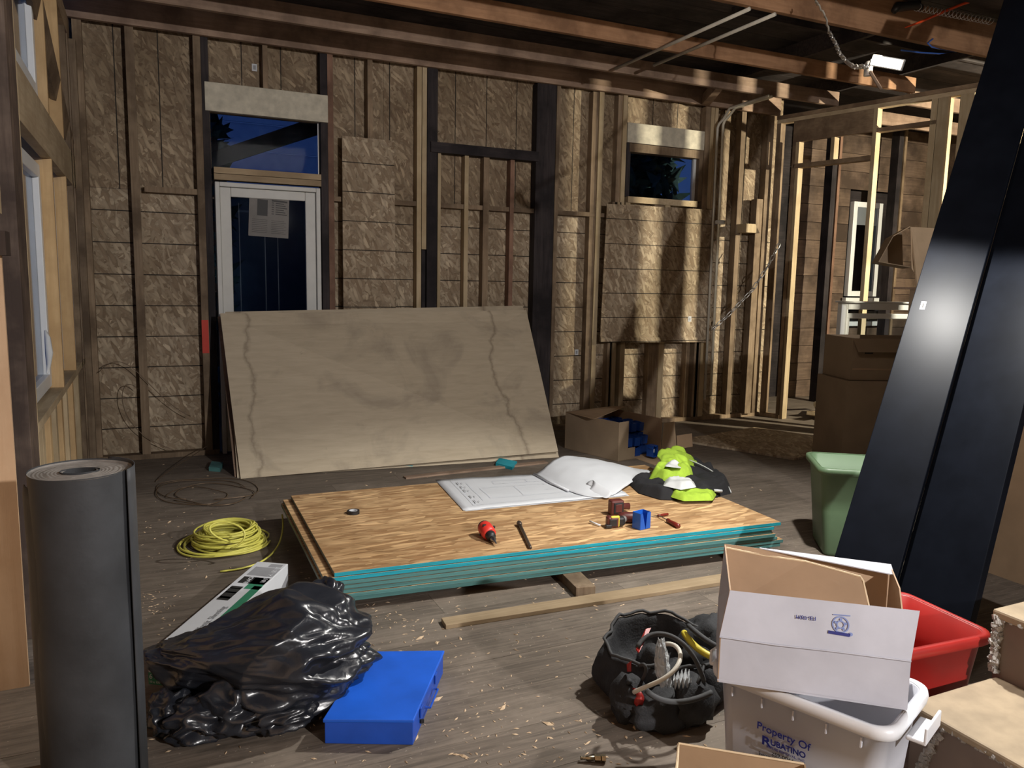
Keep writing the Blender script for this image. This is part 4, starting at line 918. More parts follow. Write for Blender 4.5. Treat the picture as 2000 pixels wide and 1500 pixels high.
# red bin, green bin
tote('red_bin', (2.30, 1.77, 0), -4, .40, .30, .46, .36, .33, 'red', 'red plastic bin between the white tote and the black panels', 'bin', handles=False)
g0 = Vector((3.50, 3.37, 0)); g1 = Vector((3.25, 3.02, 0)); gd = (g0-g1).normalized(); gp = Vector((gd.y, -gd.x, 0)); gc = (g0+g1)/2+gp*.27
tote('green_bin', (gc.x, gc.y, 0), math.degrees(math.atan2(gp.y, gp.x)), .42, .33, .50, .40, .50, 'green', 'sage green plastic bin beside the black leaning panels', 'bin', handles=False)
build(heap([(gc.x+.02+.14*math.cos(a), gc.y+.1*math.sin(a)) for a in [k*.7 for k in range(9)]], lambda x, y, d: .03+.25*d+.02*noise.noise(Vector((x, y, 0))*20), .03, .30), 'blue_rag', 'ink', None, 'dark blue rag inside the green bin', 'rag', smooth=True)
# ---- black laminate panels ----
def pline(a, b, y): return a+b*y
Fp = PZ(1600, 1190, 0); Fq = PZ(1738, 1190, 0)
def panel_black(pt0, pt1, zt, thick, lab, wpx_top, wpx_bot):
    pass
F0 = PZ(1960-.304*1240, 1240, 0); d_ray = _ray(1960+.304*60, -60); best = None; PT = -22
for k in range(120):
    topY = 2.4+k*.015; T0 = EYE+d_ray*(topY/d_ray.y)
    if T0.z > 3.27 or T0.z < 2.2: continue
    dE = T0-F0; de = dE.normalized(); Hh = F0+dE*.36
    for it in range(12):
        nm = ((EYE-Hh).normalized()+(LAMP-Hh).normalized()).normalized(); off = abs(nm.dot(de)); nm = (nm-de*nm.dot(de)).normalized()
        d = _ray(1828, 775); Hh = EYE+d*((F0-EYE).dot(nm)/d.dot(nm))
    if best is None or off < best[0]: best = (off, topY, T0, nm)
off, topY, T0, nm = best; dE = T0-F0; wv = dE.normalized().cross(nm).normalized(); wv = wv if wv.x > 0 else -wv; nm = wv.cross(dE.normalized()); nm = nm if nm.dot(EYE-F0) > 0 else -nm
def bpanel(org, wdt, lab, th=.04, turn=0):
    rt = Matrix.Rotation(R(turn), 3, dE.normalized()); wv_ = rt @ wv; nm = rt @ globals()['nm']; a = org; b_ = org+wv_*wdt; q = [a, b_, b_+dE*1.0, a+dE*1.0]
    r = root('black_panel', a, lab, 'panel', 'black laminate panels')
    build(B().hexa([a, b_, b_-nm*th, a-nm*th], [a+dE, b_+dE, b_+dE-nm*th, a+dE-nm*th]), 'board', 'black_lam', r, bevel=.003); return r
def wid(px, py, o):
    """distance along wv from the left edge line to a sight line, in the face plane"""
    d = _ray(px, py); t = (o-EYE).dot(nm)/d.dot(nm); p = EYE+d*t; q = p-F0; return q.dot(wv)
w1_ = wid(1847, 800, F0); w2_ = wid(1944, 1010, F0-nm*.03)
print('panel', off, F0, T0, nm, 'widths', w1_, w2_, dE.length, 'len')
bp = bpanel(F0, w1_-.006, 'nearer black laminate panel with the lamp glinting on it and a small white label')
bpanel(F0+wv*(w1_-.010)-nm*.052, (w2_-w1_+.012)*1.13, 'second black laminate panel leaning at the far right', turn=PT)
d = _ray(1803, 597); t = (F0-EYE).dot(nm)/d.dot(nm); lp_ = EYE+d*t
fr3 = Matrix((wv, dE.normalized(), nm)).transposed()
build(B().box(lp_+nm*.0015, (.022, .045, .001), fr3), 'label', 'paper', bp); build(B().box(lp_+nm*.0025, (.008, .026, .0006), fr3), 'label_print', 'inkbk', bp)
# ---- stairs at the right ----
st = root('stairs', (2.07, 1.0, 0), 'worn tan painted stair flight with broken plaster edges at the right', 'stairs')
build(B().mm((2.07, .55, 0), (2.46, 1.50, .195)), 'lower_riser', 'riser', st, bevel=.006); build(B().mm((2.055, .55, .195), (2.47, 1.505, .222)), 'lower_tread', 'tread', st, bevel=.008)
build(B().mm((2.2, .55, .2222), (2.46, 1.18, .2228)), 'worn_patch', 'greywear', st)
build(B().mm((2.47, .55, 0), (3.4, 1.52, .415)), 'upper_riser', 'riser', st, bevel=.006); build(B().mm((2.455, .55, .415), (3.4, 1.53, .445)), 'upper_tread', 'tread', st, bevel=.008)
def crust(a, b, n, r0, nm):
    a = Vector(a); b = Vector(b); bb = B()
    for k in range(n):
        p = a.lerp(b, (k+random.random())/n)+Vector([random.uniform(-r0, r0)*.4 for _ in range(3)]); s_ = random.uniform(.5, 1.3)*r0
        m3 = Matrix.Rotation(random.uniform(0, 3), 3, 'Z') @ Matrix.Rotation(random.uniform(0, 3), 3, 'X'); bb.box(p, (s_, s_*.8, s_*.5), m3)
    build(bb, nm, 'plaster', st, kind='stuff')
crust((2.065, 1.5, .20), (2.065, .6, .20), 150, .014, 'plaster_crust'); crust((2.462, 1.512, .24), (2.465, 1.512, .43), 120, .019, 'plaster_crust'); crust((2.46, 1.52, .42), (2.46, .8, .425), 70, .012, 'plaster_crust')
crust((2.07, 1.46, .02), (2.075, 1.40, .18), 90, .018, 'plaster_crust')
# brown cabinet side behind the panels at the far right
pb_ = PZ(1935, 1130, 0); build(B().mm((3.95, 1.9, 0), (4.6, 2.6, 1.5)), 'brown_cabinet', 'card', None, 'plain brown board box behind the black panels at the right edge', 'box')
# ---- near carton at the bottom edge ----
n1, n2, n3 = PZ(1290, 1500, .26), PZ(1326, 1452, .27), PZ(1570, 1492, .27)
nc_ = root('cardboard_carton', (n2.x, n2.y, 0), 'torn brown carton top at the bottom edge in front of the tote', 'carton')
def tw(q, nm, t=.004, par=nc_, m1='card', m2='cardlt'):
    q = [Vector(p) for p in q]; n = (q[1]-q[0]).cross(q[3]-q[0]).normalized(); return build(B().hexa(q, [p-n*t for p in q], 0, top=1), nm, [m1, m2], par)
def dz(p): return Vector((p.x, p.y, 0.002))
back = (n3-n2); side = Vector((back.y, -back.x, 0)).normalized()*.3; side = side if side.y < 0 else -side
tw([dz(n2), dz(n3), n3, n2], 'rear_panel'); tw([dz(n2+side), dz(n2), n2, n2+side], 'side_panel'); tw([dz(n3), dz(n3+side), n3+side, n3], 'side_panel'); tw([dz(n2+side), dz(n3+side), n3+side-Vector((0, 0, .12)), n2+side-Vector((0, 0, .12))], 'front_panel')
tw([dz(n2), dz(n2+side), dz(n3+side), dz(n3)], 'bottom')
build(B().tube([n2+side*.6, n2+side*.3+Vector((0, 0, .004)), n2, n2.lerp(n3, .5), n3], .0035, 5), 'torn_edge', 'flute', nc_)
cc = n2.lerp(n3, .75)+side*.3; build(heap([(cc.x+.09*math.cos(a), cc.y+.06*math.sin(a)) for a in [k*.52 for k in range(12)]], lambda x, y, d: .02+.6*min(d, .04)+.012*noise.noise(Vector((x, y, 0))*40), .014, .21), 'plastic_wrap', 'clear', None, 'crumpled clear plastic wrap in the torn near carton', 'plastic wrap', smooth=True)
# ---- rolled felt ----
rc = Vector((-.183, 2.40, 0)); RH = .935; rr0 = .128
rf = root('felt_roll', rc, 'tall roll of black roofing felt standing at the left', 'roll')
path = []; n = 300; turns = 6.2; r_out = rr0
def spir(t): a = t*turns*2*math.pi; return a, .035+(r_out-.035)*t
b = B(); th = .0
outer = []
for k in range(64):
    a = 2*math.pi*k/64; rr = rr0*(1+.012*math.sin(3*a+1)+.008*math.sin(5*a)); outer.append((rr*math.cos(a), rr*math.sin(a)))
zs = [0, .1, .25, .4, .55, .7, .82, .9, RH]
rows = [[rc+Vector((x*(1+.012*math.sin(z*9+k*.3)), y*(1+.012*math.sin(z*7+k*.2)), z)) for k, (x, y) in enumerate(outer)] for z in zs]
rows = [r_+[r_[0]] for r_ in rows]; build(B().grid(rows, flip=False), 'outer_layer', 'felt', rf, smooth=True)
# top end: ridged spiral
rows = []
for j in range(19):
    f_ = 1-j/18*.68; row = []
    for k in range(65):
        a = 2*math.pi*k/64; x, y = outer[k % 64]; ph = (j/18*.68*rr0/.011)+k/64; row.append(rc+Vector((x*f_, y*f_, RH-.004+.002*(ph % 1)-.005*(j > 0))))
    rows.append(row)
build(B().grid(rows), 'wound_end', 'feltend', rf)
core = [[rc+Vector((x*.32*(1.2 if i == 0 else 1.2), y*.32*.8, RH-.004-.25*i)) for x, y in outer]+[rc+Vector((outer[0][0]*.384, outer[0][1]*.256, RH-.004-.25*i))] for i in range(2)]
build(B().grid(core), 'hollow_core', 'felt', rf)
# loose outer wrap at the left and the lip at the right
fl2 = []
for z in [0, .15, .35, .55, .7, .8, .87, .90]:
    row = []
    for k in range(26):
        a = R(110+k*5.0); ex2 = .034*max(0, 1-k/18) if z < .88 else .02*max(0, 1-k/18); rr = rr0*(1.04-.09*k/25)+ex2+.004*math.sin(z*14+k*.6)*(1-k/25)
        cut = .03*max(0, 1-abs(k-9)/4) if z > .86 else 0
        row.append(rc+Vector((rr*math.cos(a), rr*math.sin(a), z-cut-.02*(k < 5)*(z > .85))))
    fl2.append(row)
build(B().grid(fl2), 'loose_wrap', 'felt', rf, smooth=True, solid=.003)
lip = []
for z in (0, .3, .6, .9, RH+.004):
    lip.append([rc+Vector(((rr0*1.03+.004)*math.cos(R(-30+k*7)), (rr0*1.03+.004)*math.sin(R(-30+k*7)), z)) for k in range(14)])
build(B().grid(lip), 'outer_edge_wrap', 'felt', rf, smooth=True, solid=.003)
# ---- yellow cable coil ----
yc = Vector((.36, 4.42, 0)); rn = random.Random(4); path = []
NL = 26
for l in range(NL):
    R0 = rn.uniform(.125, .205) if l < 22 else rn.uniform(.20, .265); z0 = .008+(.10*l/22 if l < 22 else .006); cx_, cy_ = rn.uniform(-.012, .012), rn.uniform(-.012, .012)
    if l >= 22: cx_ -= .02
    for k in range(40):
        a = 2*math.pi*k/40; R1 = R0*(1-.35*min(1, z0/.1)*.6)
        path.append(yc+Vector((cx_+R1*math.cos(a), cy_+R1*math.sin(a), max(.006, z0+.006*math.sin(a*2+l)))))
sm = [path[0]]
for i in range(1, len(path)-1): sm.append((path[i-1]+path[i]*2+path[i+1])/4)
ycl = root('yellow_cable', yc, 'coil of yellow electrical cable on the floor left of the board stack', 'cable')
build(B().tube(sm, .0058, 6), 'coil', 'yellow', ycl, smooth=True)
lo = [P3(455, 1060, .10), P3(410, 1050, .16), P3(386, 1030, .22), P3(400, 1012, .24), P3(435, 1009, .24), P3(480, 1018, .22), P3(495, 1035, .18), P3(485, 1060, .12), P3(450, 1072, .09)]
rows = bez([[p] for p in lo], 40, 0); build(B().tube([lo[0]]+[r_[0] for r_ in rows[1:-1]]+[lo[-1]], .0058, 6), 'raised_loop', 'yellow', ycl, smooth=True)
lo = [P3(430, 1116, .008), P3(500, 1110, .01), P3(540, 1095, .01), P3(552, 1062, .02), P3(556, 1030, .05), P3(551, 1005, .1)]
rows = bez([[p] for p in lo], 30, 0); build(B().tube([r_[0] for r_ in rows], .005, 6), 'loose_end', 'yellow', ycl, smooth=True)
# ---- thin copper wire loops ----
cw = root('copper_wire', P3(400, 960, 0), 'tangle of thin dark copper wire on the floor before the studs', 'wire')
for k, (cx_, cy_, ra, rb_, ph) in enumerate(((395, 962, 90, 26, .2), (420, 965, 78, 20, 1), (405, 955, 100, 22, 2), (385, 968, 60, 16, 3))):
    pts = [P3(cx_+ra*math.cos(t*.22+ph), cy_+rb_*math.sin(t*.22+ph)+2*math.sin(t*.7), .006+.004*math.sin(t*.5+k)+.003) for t in range(27)]
    build(B().tube(pts, .003, 5), 'loop', 'copper', cw, smooth=True)
pts = [P3(305, 940, .01), P3(330, 915, .05), P3(375, 895, .06), PY(400, 872, 6.6), PY(404, 872, 6.62)]
build(B().tube([r_[0] for r_ in bez([[p] for p in pts], 24, 0)], .003, 5), 'loop', 'copper', cw, smooth=True)
for pl_ in (((192, 728), (215, 700), (245, 688), (270, 720), (290, 760), (340, 800), (372, 813)), ((270, 760), (228, 720), (222, 800), (250, 850), (300, 862), (345, 882))):
    build(B().tube([r_[0] for r_ in bez([[PY(*p, 6.71)] for p in pl_], 26, 0)], .0028, 5), 'wire', 'copper', None, ('upper' if pl_[0][0] < 200 else 'lower')+' dark wire looping across the left studs', 'wire', smooth=True)
# ---- plastic sheeting carton ----
h = [Vector((-.043, 2.955, 0)), Vector((.085, 2.865, 0)), Vector((.565, 3.68, 0)), Vector((.437, 3.765, 0))]; HH = .115
hx = root('sheeting_carton', h[0], 'long white and green plastic sheeting carton leaning under the black bag', 'carton')
build(B().hexa(h, [p+Vector((0, 0, HH)) for p in h]), 'carton_body', 'paper', hx, bevel=.003)
lv = (h[3]-h[0]).normalized(); sv = (h[1]-h[0]).normalized(); tz = Vector((0, 0, HH+.0008)); LL = (h[3]-h[0]).length; SW = (h[1]-h[0]).length
def top(a0, a1, b0, b1, mt, nm='print'):
    q = [h[0]+lv*LL*a+sv*SW*c_+tz for a, c_ in ((a0, b0), (a0, b1), (a1, b1), (a1, b0))]; build(B().add(q, [(0, 1, 2, 3)]), nm, mt, hx)
top(.05, .70, .72, .97, 'inkgr'); top(.66, .80, .5, .95, 'inkgr'); top(.72, .80, .14, .95, 'inkbk'); top(.82, .93, .14, .95, 'inkgy')
top(.52, .68, .1, .45, 'inkbk'); top(.54, .56, .1, .45, 'paper'); top(.60, .615, .1, .45, 'paper'); top(.65, .66, .1, .45, 'paper'); top(.94, .98, .5, .9, 'inkgy')
def tt_(s, a, c_, sz, mt, rot=False, bold=0):
    o = h[0]+lv*LL*a+sv*SW*c_+tz; return text(s, o, lv, -sv, sz, mt, hx, bold=bold) if not rot else text(s, o, sv, lv, sz, mt, hx)
tt_('HDX', .05, .62, .055, 'inkor', bold=.002); tt_('Plastic Sheeting', .22, .62, .036, 'inkgy'); tt_('BLACK', .715, .45, .028, 'paper'); tt_('10 FT X 100 FT', .74, .9, .03, 'paper')
ed = Vector((-sv.y, sv.x, 0)); ed = ed if ed.y < 0 else -ed
eo = ed*.0012
q = [h[0]+eo+Vector((0, 0, .0)), h[1]+eo, h[1]+eo+Vector((0, 0, .045)), h[0]+eo+Vector((0, 0, .045))]; build(B().add(q, [(0, 1, 2, 3)]), 'print', 'inkgr', hx)
for s, z, sz, mt in (('HDX', .082, .032, 'inkor'), ('Plastic Sheeting', .056, .022, 'inkgy'), ('6 mil', .022, .026, 'paper'), ('10 x 100', .006, .012, 'paper')): text(s, h[0]+sv*.004+eo+Vector((0, 0, z)), sv, (0, 0, 1), sz, mt, hx)
# ---- black bag ----
bc = Vector((.315, 2.655, .19)); bm = bmesh.new(); bmesh.ops.create_icosphere(bm, subdivisions=6, radius=1)
ca, sa = math.cos(R(-22)), math.sin(R(-22))
for v in bm.verts:
    p = v.co.copy(); q = p*1.9
    x, y, z = p; rx_, ry_, rz_ = .365, .25, .205
    # flatten the base, bulge at the right
    f = Vector((x*rx_, y*ry_, z*rz_))
    sm_ = max(0, min(1, (x+1)/1.55)); sm_ = sm_*sm_*(3-2*sm_); f.z *= (.22+.92*sm_) if z > 0 else 1; f.y *= .50+.55*sm_
    cr = 0
    # creases radiating from the knot at the right and sagging folds
    kn = Vector((.78, -.1, .35)); dk = (p-kn).length; an = math.atan2(p.z-kn.z, p.y-kn.y*1.0+.3*(p.x-kn.x))
    cr += .034*(abs(math.sin(an*4.5+1.6*noise.noise(p*1.1)))**.7-.6)*math.exp(-dk*.9)*min(1, dk*2)
    n1_ = noise.noise(Vector((p.x*1.1+p.z*.7, p.y*1.1, p.z*2.0-p.x*.8))+Vector((3, 1, 7)))
    cr += .060*(.5-abs(n1_)*2.0)*.8
    n2_ = noise.noise(Vector((p.x*1.9-p.z*1.3, p.y*2.0, p.z*4.2+p.x*1.4))+Vector((9, 4, 2)))
    cr += .026*(.45-abs(n2_)*2.2)*max(0, min(1, .3+1.5*noise.noise(p*1.2+Vector((5, 5, 5)))))+.012*(.4-abs(noise.noise(Vector((p.x*3, p.y*3, p.z*8+p.x*2))))*2)
    n3_ = 0
    f = f*(1+cr/.26)
    X_ = f.x*ca-f.y*sa; Y_ = f.x*sa+f.y*ca; f = Vector((X_, Y_, f.z))
    f.z = max(f.z, -.185+.004*noise.noise(p*6)); v.co = f
b = B(); b.v = [v.co+bc for v in bm.verts]; b.f = [[v.index for v in fc.verts] for fc in bm.faces]; b.mi = [0]*len(b.f); bm.free()
bg = root('trash_bag', (bc.x, bc.y, 0), 'full shiny black plastic rubbish bag slumped beside the blue metal box', 'bag')
build(b, 'bag_body', 'bag', bg, smooth=True)
# gathered mouth: ruffled film
def ruffle(c, dirv, r0, r1, ln_, nm, seed=0, lob=9):
    dirv = Vector(dirv).normalized(); u = dirv.cross(Vector((0, 0, 1))).normalized(); w_ = dirv.cross(u); rows = []
    for i in range(14):
        t = i/13; row = []
        for k in range(97):
            a = 2*math.pi*k/96; rr = (r0+(r1-r0)*t**.7)*(1+(.10+.28*t)*math.sin(lob*a+seed+1.5*t)+.12*math.sin(lob*2.3*a+seed*2))
            row.append(Vector(c)+dirv*(ln_*t+.02*t*math.sin(3*a+seed))+(u*math.cos(a)+w_*math.sin(a))*rr)
        rows.append([Vector((p.x, p.y, max(p.z, .004))) for p in row])
    build(B().grid(rows), nm, 'bag', bg, smooth=True)
def lump(c, sz, seed, nm):
    bm = bmesh.new(); bmesh.ops.create_icosphere(bm, subdivisions=5, radius=1); b = B()
    for v in bm.verts:
        p = v.co; n1_ = noise.noise(Vector((p.x*1.1+p.z*.6, p.y*1.1+seed, p.z*1.6-p.x*.7))); n2_ = noise.noise(Vector((p.x*2, p.y*2+p.z*1.2, p.z*2+seed)))
        k = 1+.40*(.4-abs(n1_)*2)+.14*(.4-abs(n2_)*2); b.v.append(Vector(c)+Vector((p.x*sz[0]*k, p.y*sz[1]*k, p.z*sz[2]*k)))
    for p in b.v: p.z = max(p.z, .004)
    b.f = [[v.index for v in fc.verts] for fc in bm.faces]; b.mi = [0]*len(b.f); bm.free(); build(b, nm, 'bag', bg, smooth=True)
lump(P3(638, 1180, .29), (.075, .10, .085), 1, 'gathered_mouth'); lump(P3(668, 1235, .20), (.065, .09, .10), 4, 'gathered_mouth')
lump(P3(655, 1310, .12), (.07, .08, .07), 7, 'gathered_mouth'); lump(P3(550, 1395, .07), (.11, .06, .055), 9, 'folded_corner')
lump(P3(335, 1390, .06), (.07, .09, .07), 11, 'gathered_corner'); lump(P3(400, 1400, .06), (.12, .09, .075), 13, 'gathered_corner'); lump(P3(470, 1375, .09), (.13, .10, .09), 15, 'gathered_corner')
# ---- blue metal box ----
t4 = [Vector((.455, 2.333, 0)), Vector((.716, 2.212, 0)), Vector((.966, 2.615, 0)), Vector((.696, 2.728, 0))]
tb_ = root('metal_box', t4[0], 'flat blue metal tool case lying on the floor by the black bag', 'tool case')
inn = sum(t4, Vector())/4
t5 = [inn+(p-inn)*.975 for p in t4]; build(B().hexa(t5, [p+Vector((0, 0, .078)) for p in t5]), 'case_body', 'toolblue_shade', tb_, bevel=.003)
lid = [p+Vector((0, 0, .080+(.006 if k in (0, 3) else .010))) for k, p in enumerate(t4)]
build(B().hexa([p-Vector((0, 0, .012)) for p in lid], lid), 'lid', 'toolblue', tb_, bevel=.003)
for tpos in (.45,):
    m_ = t5[1].lerp(t5[2], tpos); on = (t5[2]-t5[1]).normalized(); ot = Vector((on.y, -on.x, 0)); mo = Matrix((on, ot, Vector((0, 0, 1)))).transposed()
    build(B().tube([m_+on*-.06+ot*.004+Vector((0, 0, .045)), m_+on*-.06+ot*.022+Vector((0, 0, .045)), m_+on*.06+ot*.022+Vector((0, 0, .045)), m_+on*.06+ot*.004+Vector((0, 0, .045))], .004, 6), 'handle', 'toolblue_shade', tb_)
    for s_ in (-.11, .11): build(B().box(m_+on*s_+ot*.004+Vector((0, 0, .06)), (.03, .006, .035), mo), 'latch', 'toolblue_shade', tb_, bevel=.002)
build(B().box(t5[1].lerp(t5[2], .2)+Vector((.006, -.004, .028)), (.012, .008, .012)), 'foot', 'blackpl', tb_)
# ---- drawings, rolled sheet ----
z0 = ZT+.001
dq = [P3(905, 998, z0), P3(1225, 968, z0), P3(1170, 921, z0), P3(850, 938, z0)]
dw = root('drawing_sheets', dq[0], 'white construction drawings spread flat on the board stack', 'drawing')
rows = []
for i in range(13):
    row = []
    for k in range(25):
        p = uvp(dq, k/24, i/12); wv_ = .004*(1+noise.noise(Vector((k*.3, i*.35, 1)))) ; row.append(p+Vector((0, 0, .001+wv_*(.4+.6*(k > 2)))))
    rows.append(row)
build(B().grid(rows), 'top_sheet', 'paper', dw, smooth=True, solid=.0012)
build(B().grid([[p+Vector((-.012, .006, -.0008)) if False else Vector((p.x+.008, p.y-.010, z0+.0006)) for p in r_] for r_ in rows[:3]]), 'lower_sheet', 'paper', dw, solid=.0006)
bb = B(); rn = random.Random(2)
def dl_(u0, v0, u1, v1, w=.0012):
    a = uvp(dq, u0, v0)+Vector((0, 0, .0105)); c = uvp(dq, u1, v1)+Vector((0, 0, .0105)); d = (c-a).normalized().cross(Vector((0, 0, 1)))*w; bb.add([a-d, c-d, c+d, a+d], [(0, 1, 2, 3)])
for a in ((.08, .1, .9, .1), (.08, .92, .9, .92), (.08, .1, .08, .92), (.15, .2, .15, .8), (.2, .25, .7, .25), (.2, .6, .7, .6), (.2, .25, .2, .6), (.7, .25, .7, .6), (.4, .25, .4, .6), (.55, .4, .7, .4), (.3, .7, .8, .7), (.3, .8, .8, .8), (.3, .7, .3, .8), (.5, .7, .5, .8)): dl_(*a)
build(bb, 'drawn_lines', 'inkvl', dw)
bb = B()
for v0 in (.15, .3, .5, .62, .75): dl_(.10, v0, .10, v0+.08, .003); dl_(.12, v0+.01, .12, v0+.05, .002)
build(bb, 'title_block', 'inkgy', dw)
C = [[P3(1046, 927, z0+.004), P3(1095, 957, z0+.004), P3(1150, 985, z0+.002), P3(1192, 970, z0+.004)],
     [P3(1062, 915, z0+.05), P3(1110, 925, z0+.07), P3(1170, 930, z0+.10), P3(1212, 962, z0+.02)],
     [P3(1095, 880, z0+.16), P3(1135, 885, z0+.17), P3(1190, 895, z0+.13), P3(1240, 930, z0+.05)],
     [P3(1112, 884, z0+.11), P3(1160, 884, z0+.11), P3(1215, 898, z0+.06), P3(1268, 924, z0+.004)],
     [P3(1130, 905, z0+.01), P3(1170, 905, z0+.01), P3(1220, 915, z0+.004), P3(1275, 922, z0+.003)]]
r2 = root('rolled_drawings', C[0][0], 'lifted curling stack of white drawing sheets beside the lime jacket', 'drawing')
rw = bez(C, 26, 26); rw = [[p+Vector((0, 0, .004*noise.noise(Vector((i*.35, k*.35, 0))))) for k, p in enumerate(r_)] for i, r_ in enumerate(rw)]
rw = [[Vector((p.x, p.y, max(p.z, z0+.012))) for p in r_] for r_ in rw]
build(B().grid(rw), 'curled_sheet', 'paper', r2, smooth=True, solid=.003)
build(B().tube([P3(1043, 925, z0+.016), P3(1075, 942, z0+.016), P3(1110, 958, z0+.018)], .008, 8), 'rolled_edge', 'paper', r2, smooth=True)
cuf = B(); rows = []
for i in range(8):
    t = i/7; c = P3(1150, 948, z0+.045).lerp(P3(1186, 968, z0+.02), t); row = []
    for k in range(17):
        a = R(-60+k*15); row.append(c+Vector((.0, -.035*math.cos(a)*(1-.3*t), .030*math.sin(a)*(1-.3*t)))+Vector((.03*math.sin(a), 0, 0)))
    rows.append([Vector((p.x, p.y, max(p.z, z0+.012))) for p in row])
build(B().grid(rows), 'curled_corner', 'paper', r2, smooth=True, solid=.0015)
build(B().tube([P3(1145, 943, z0+.035), P3(1186, 967, z0+.018)], [.012, .013], 10), 'red_marker', 'toolred', None, 'red marker tucked under the curled drawing sheets', 'marker', smooth=True)
# ---- lime jacket ----
jz = ZT+.001
out = [P3(*p, jz) for p in ((1226, 944), (1245, 962), (1285, 976), (1330, 977), (1392, 978), (1400, 965), (1425, 962), (1415, 945), (1385, 925), (1350, 915), (1310, 912), (1280, 915), (1262, 925))]
# cloth lies as several folded pieces, each a closed heap
jr = root('work_jacket', out[0], 'crumpled lime and black high visibility jacket on the board stack', 'jacket')
def jpiece(px, mat, nm, hmax, seed, k=1.6, z=0):
    P = [P3(x, y, jz+z)[:2] for x, y in px]
    def hf(x, y, d): return min(hmax, d*k)*(1+.55*noise.noise(Vector((x*11, y*11, seed))))+min(.022, d*.7)*(.55-2.2*abs(noise.noise(Vector((x*13+y*8, y*7, seed+3)))))*.9+.004
    build(heap(P, hf, .014, jz+z), nm, mat, jr, smooth=True, sub=1)
jpiece(((1226, 944), (1247, 964), (1290, 977), (1322, 978), (1330, 962), (1300, 945), (1260, 935)), 'blackcl', 'black_sleeve', .05, 2)
jpiece(((1310, 955), (1345, 975), (1400, 972), (1427, 966), (1425, 948), (1395, 925), (1355, 905), (1335, 915), (1322, 935)), 'blackcl', 'black_back', .06, 5)
jpiece(((1262, 945), (1290, 955), (1330, 957), (1362, 952), (1358, 930), (1348, 905), (1345, 898), (1300, 898), (1285, 915), (1272, 930)), 'lime', 'lime_front', .10, 1, 1.8, .012)
jpiece(((1295, 950), (1330, 958), (1360, 953), (1355, 942), (1325, 940), (1300, 938)), 'silver', 'reflective_strip', .03, 8, 1, .065)
C = [[P3(1284, 890, jz+.14), P3(1292, 905, jz+.12), P3(1300, 918, jz+.1)], [P3(1286, 866, jz+.17), P3(1300, 890, jz+.20), P3(1325, 915, jz+.12)], [P3(1320, 880, jz+.17), P3(1340, 892, jz+.15), P3(1358, 908, jz+.06)], [P3(1345, 888, jz+.08), P3(1362, 900, jz+.05), P3(1375, 915, jz+.03)]]
rw = bez(C, 18, 18); rw = [[p+Vector((0, 0, .018*noise.noise(Vector((i*.4, k*.35, 2))))) for k, p in enumerate(r_)] for i, r_ in enumerate(rw)]
build(B().grid(rw), 'lime_hood', 'lime', jr, smooth=True, solid=.006)
jpiece(((1310, 972), (1335, 980), (1392, 979), (1399, 968), (1398, 952), (1380, 951), (1372, 960), (1345, 962), (1330, 958), (1302, 952)), 'lime', 'lime_cuff', .035, 11, 1.4, .016)
jpiece(((1298, 912), (1330, 916), (1330, 908), (1305, 903)), 'silver', 'reflective_strip', .02, 9, .8, .13)
# piping along the jacket's back edge
build(B().tube([r_[0] for r_ in bez([[P3(*p)] for p in ((1345, 898, jz+.10), (1385, 912, jz+.08), (1418, 935, jz+.03), (1428, 962, jz+.01))], 20, 0)], .004, 6), 'piping', 'silver', jr, smooth=True)
build(B().tube([P3(1395, 958, jz+.045), P3(1410, 959, jz+.04)], .009, 8), 'toggle', 'paper', jr, smooth=True)
# ---- small things on the stack ----
tp = P3(690, 1003, ZT); tr_ = root('tape_roll', tp, 'small roll of black electrical tape on the board stack', 'tape')
build(B().lathe([(.022, 0), (.034, 0), (.034, .018), (.022, .018), (.022, 0)], tp, n=32), 'tape', 'blackpl', tr_, smooth=False); build(B().lathe([(.019, 0.0005), (.0225, .0005), (.0225, .0188), (.019, .0188), (.019, .0005)], tp, n=32), 'core', 'paper', tr_)
# orange-red grinder / die tool
a = P3(950, 1035, ZT+.040); e = P3(967, 1058, ZT+.018); ax3 = (e-a).normalized(); 
dg = root('drill_head', a, 'red power tool head with a pointed steel bit on the board stack', 'power tool')
build(B().lathe([(0, -.045), (.030, -.042), (.037, -.02), (.037, .02), (.034, .045), (.026, .05), (0, .05)], a, ax3, 20), 'body', 'toolred', dg, smooth=True)
build(B().lathe([(.024, .048), (.026, .055), (.022, .075), (.014, .085), (0, .085)], a, ax3, 20), 'collar', 'blackpl', dg, smooth=True)
build(B().lathe([(.014, .084), (.015, .10), (.006, .12), (.003, .14), (0, .146)], a, ax3, 14), 'bit', 'steel', dg, smooth=True)
for k in range(4):
    an = k*1.57+.5; u = ax3.cross(Vector((0, 0, 1))).normalized(); w_ = ax3.cross(u); build(B().box(a+(u*math.cos(an)+w_*math.sin(an))*.036+ax3*.01, (.018, .012, .012)), 'vent', 'blackpl', dg, bevel=.002)
build(B().lathe([(0, -.05), (.022, -.05), (.031, -.043), (.033, -.035), (.03, -.03)], a, ax3, 20), 'rear_cap', 'blackpl', dg, smooth=True)
a = P3(1014, 1022, ZT+.013); e = P3(1036, 1070, ZT+.008); ax3 = (e-a).normalized(); ls = (e-a).length
ra_ = root('socket_wrench', a, 'dark steel socket extension with a rounded head on the board stack', 'wrench')
build(B().lathe([(0, -.012), (.012, -.010), (.014, 0), (.013, .022), (.009, .03), (0, .03)], a, ax3, 16), 'socket_head', 'dsteel', ra_, smooth=True); build(B().lathe([(.0085, .028), (.008, ls-.01), (.0075, ls), (0, ls)], a, ax3, 12), 'shaft', 'dsteel', ra_, smooth=True)
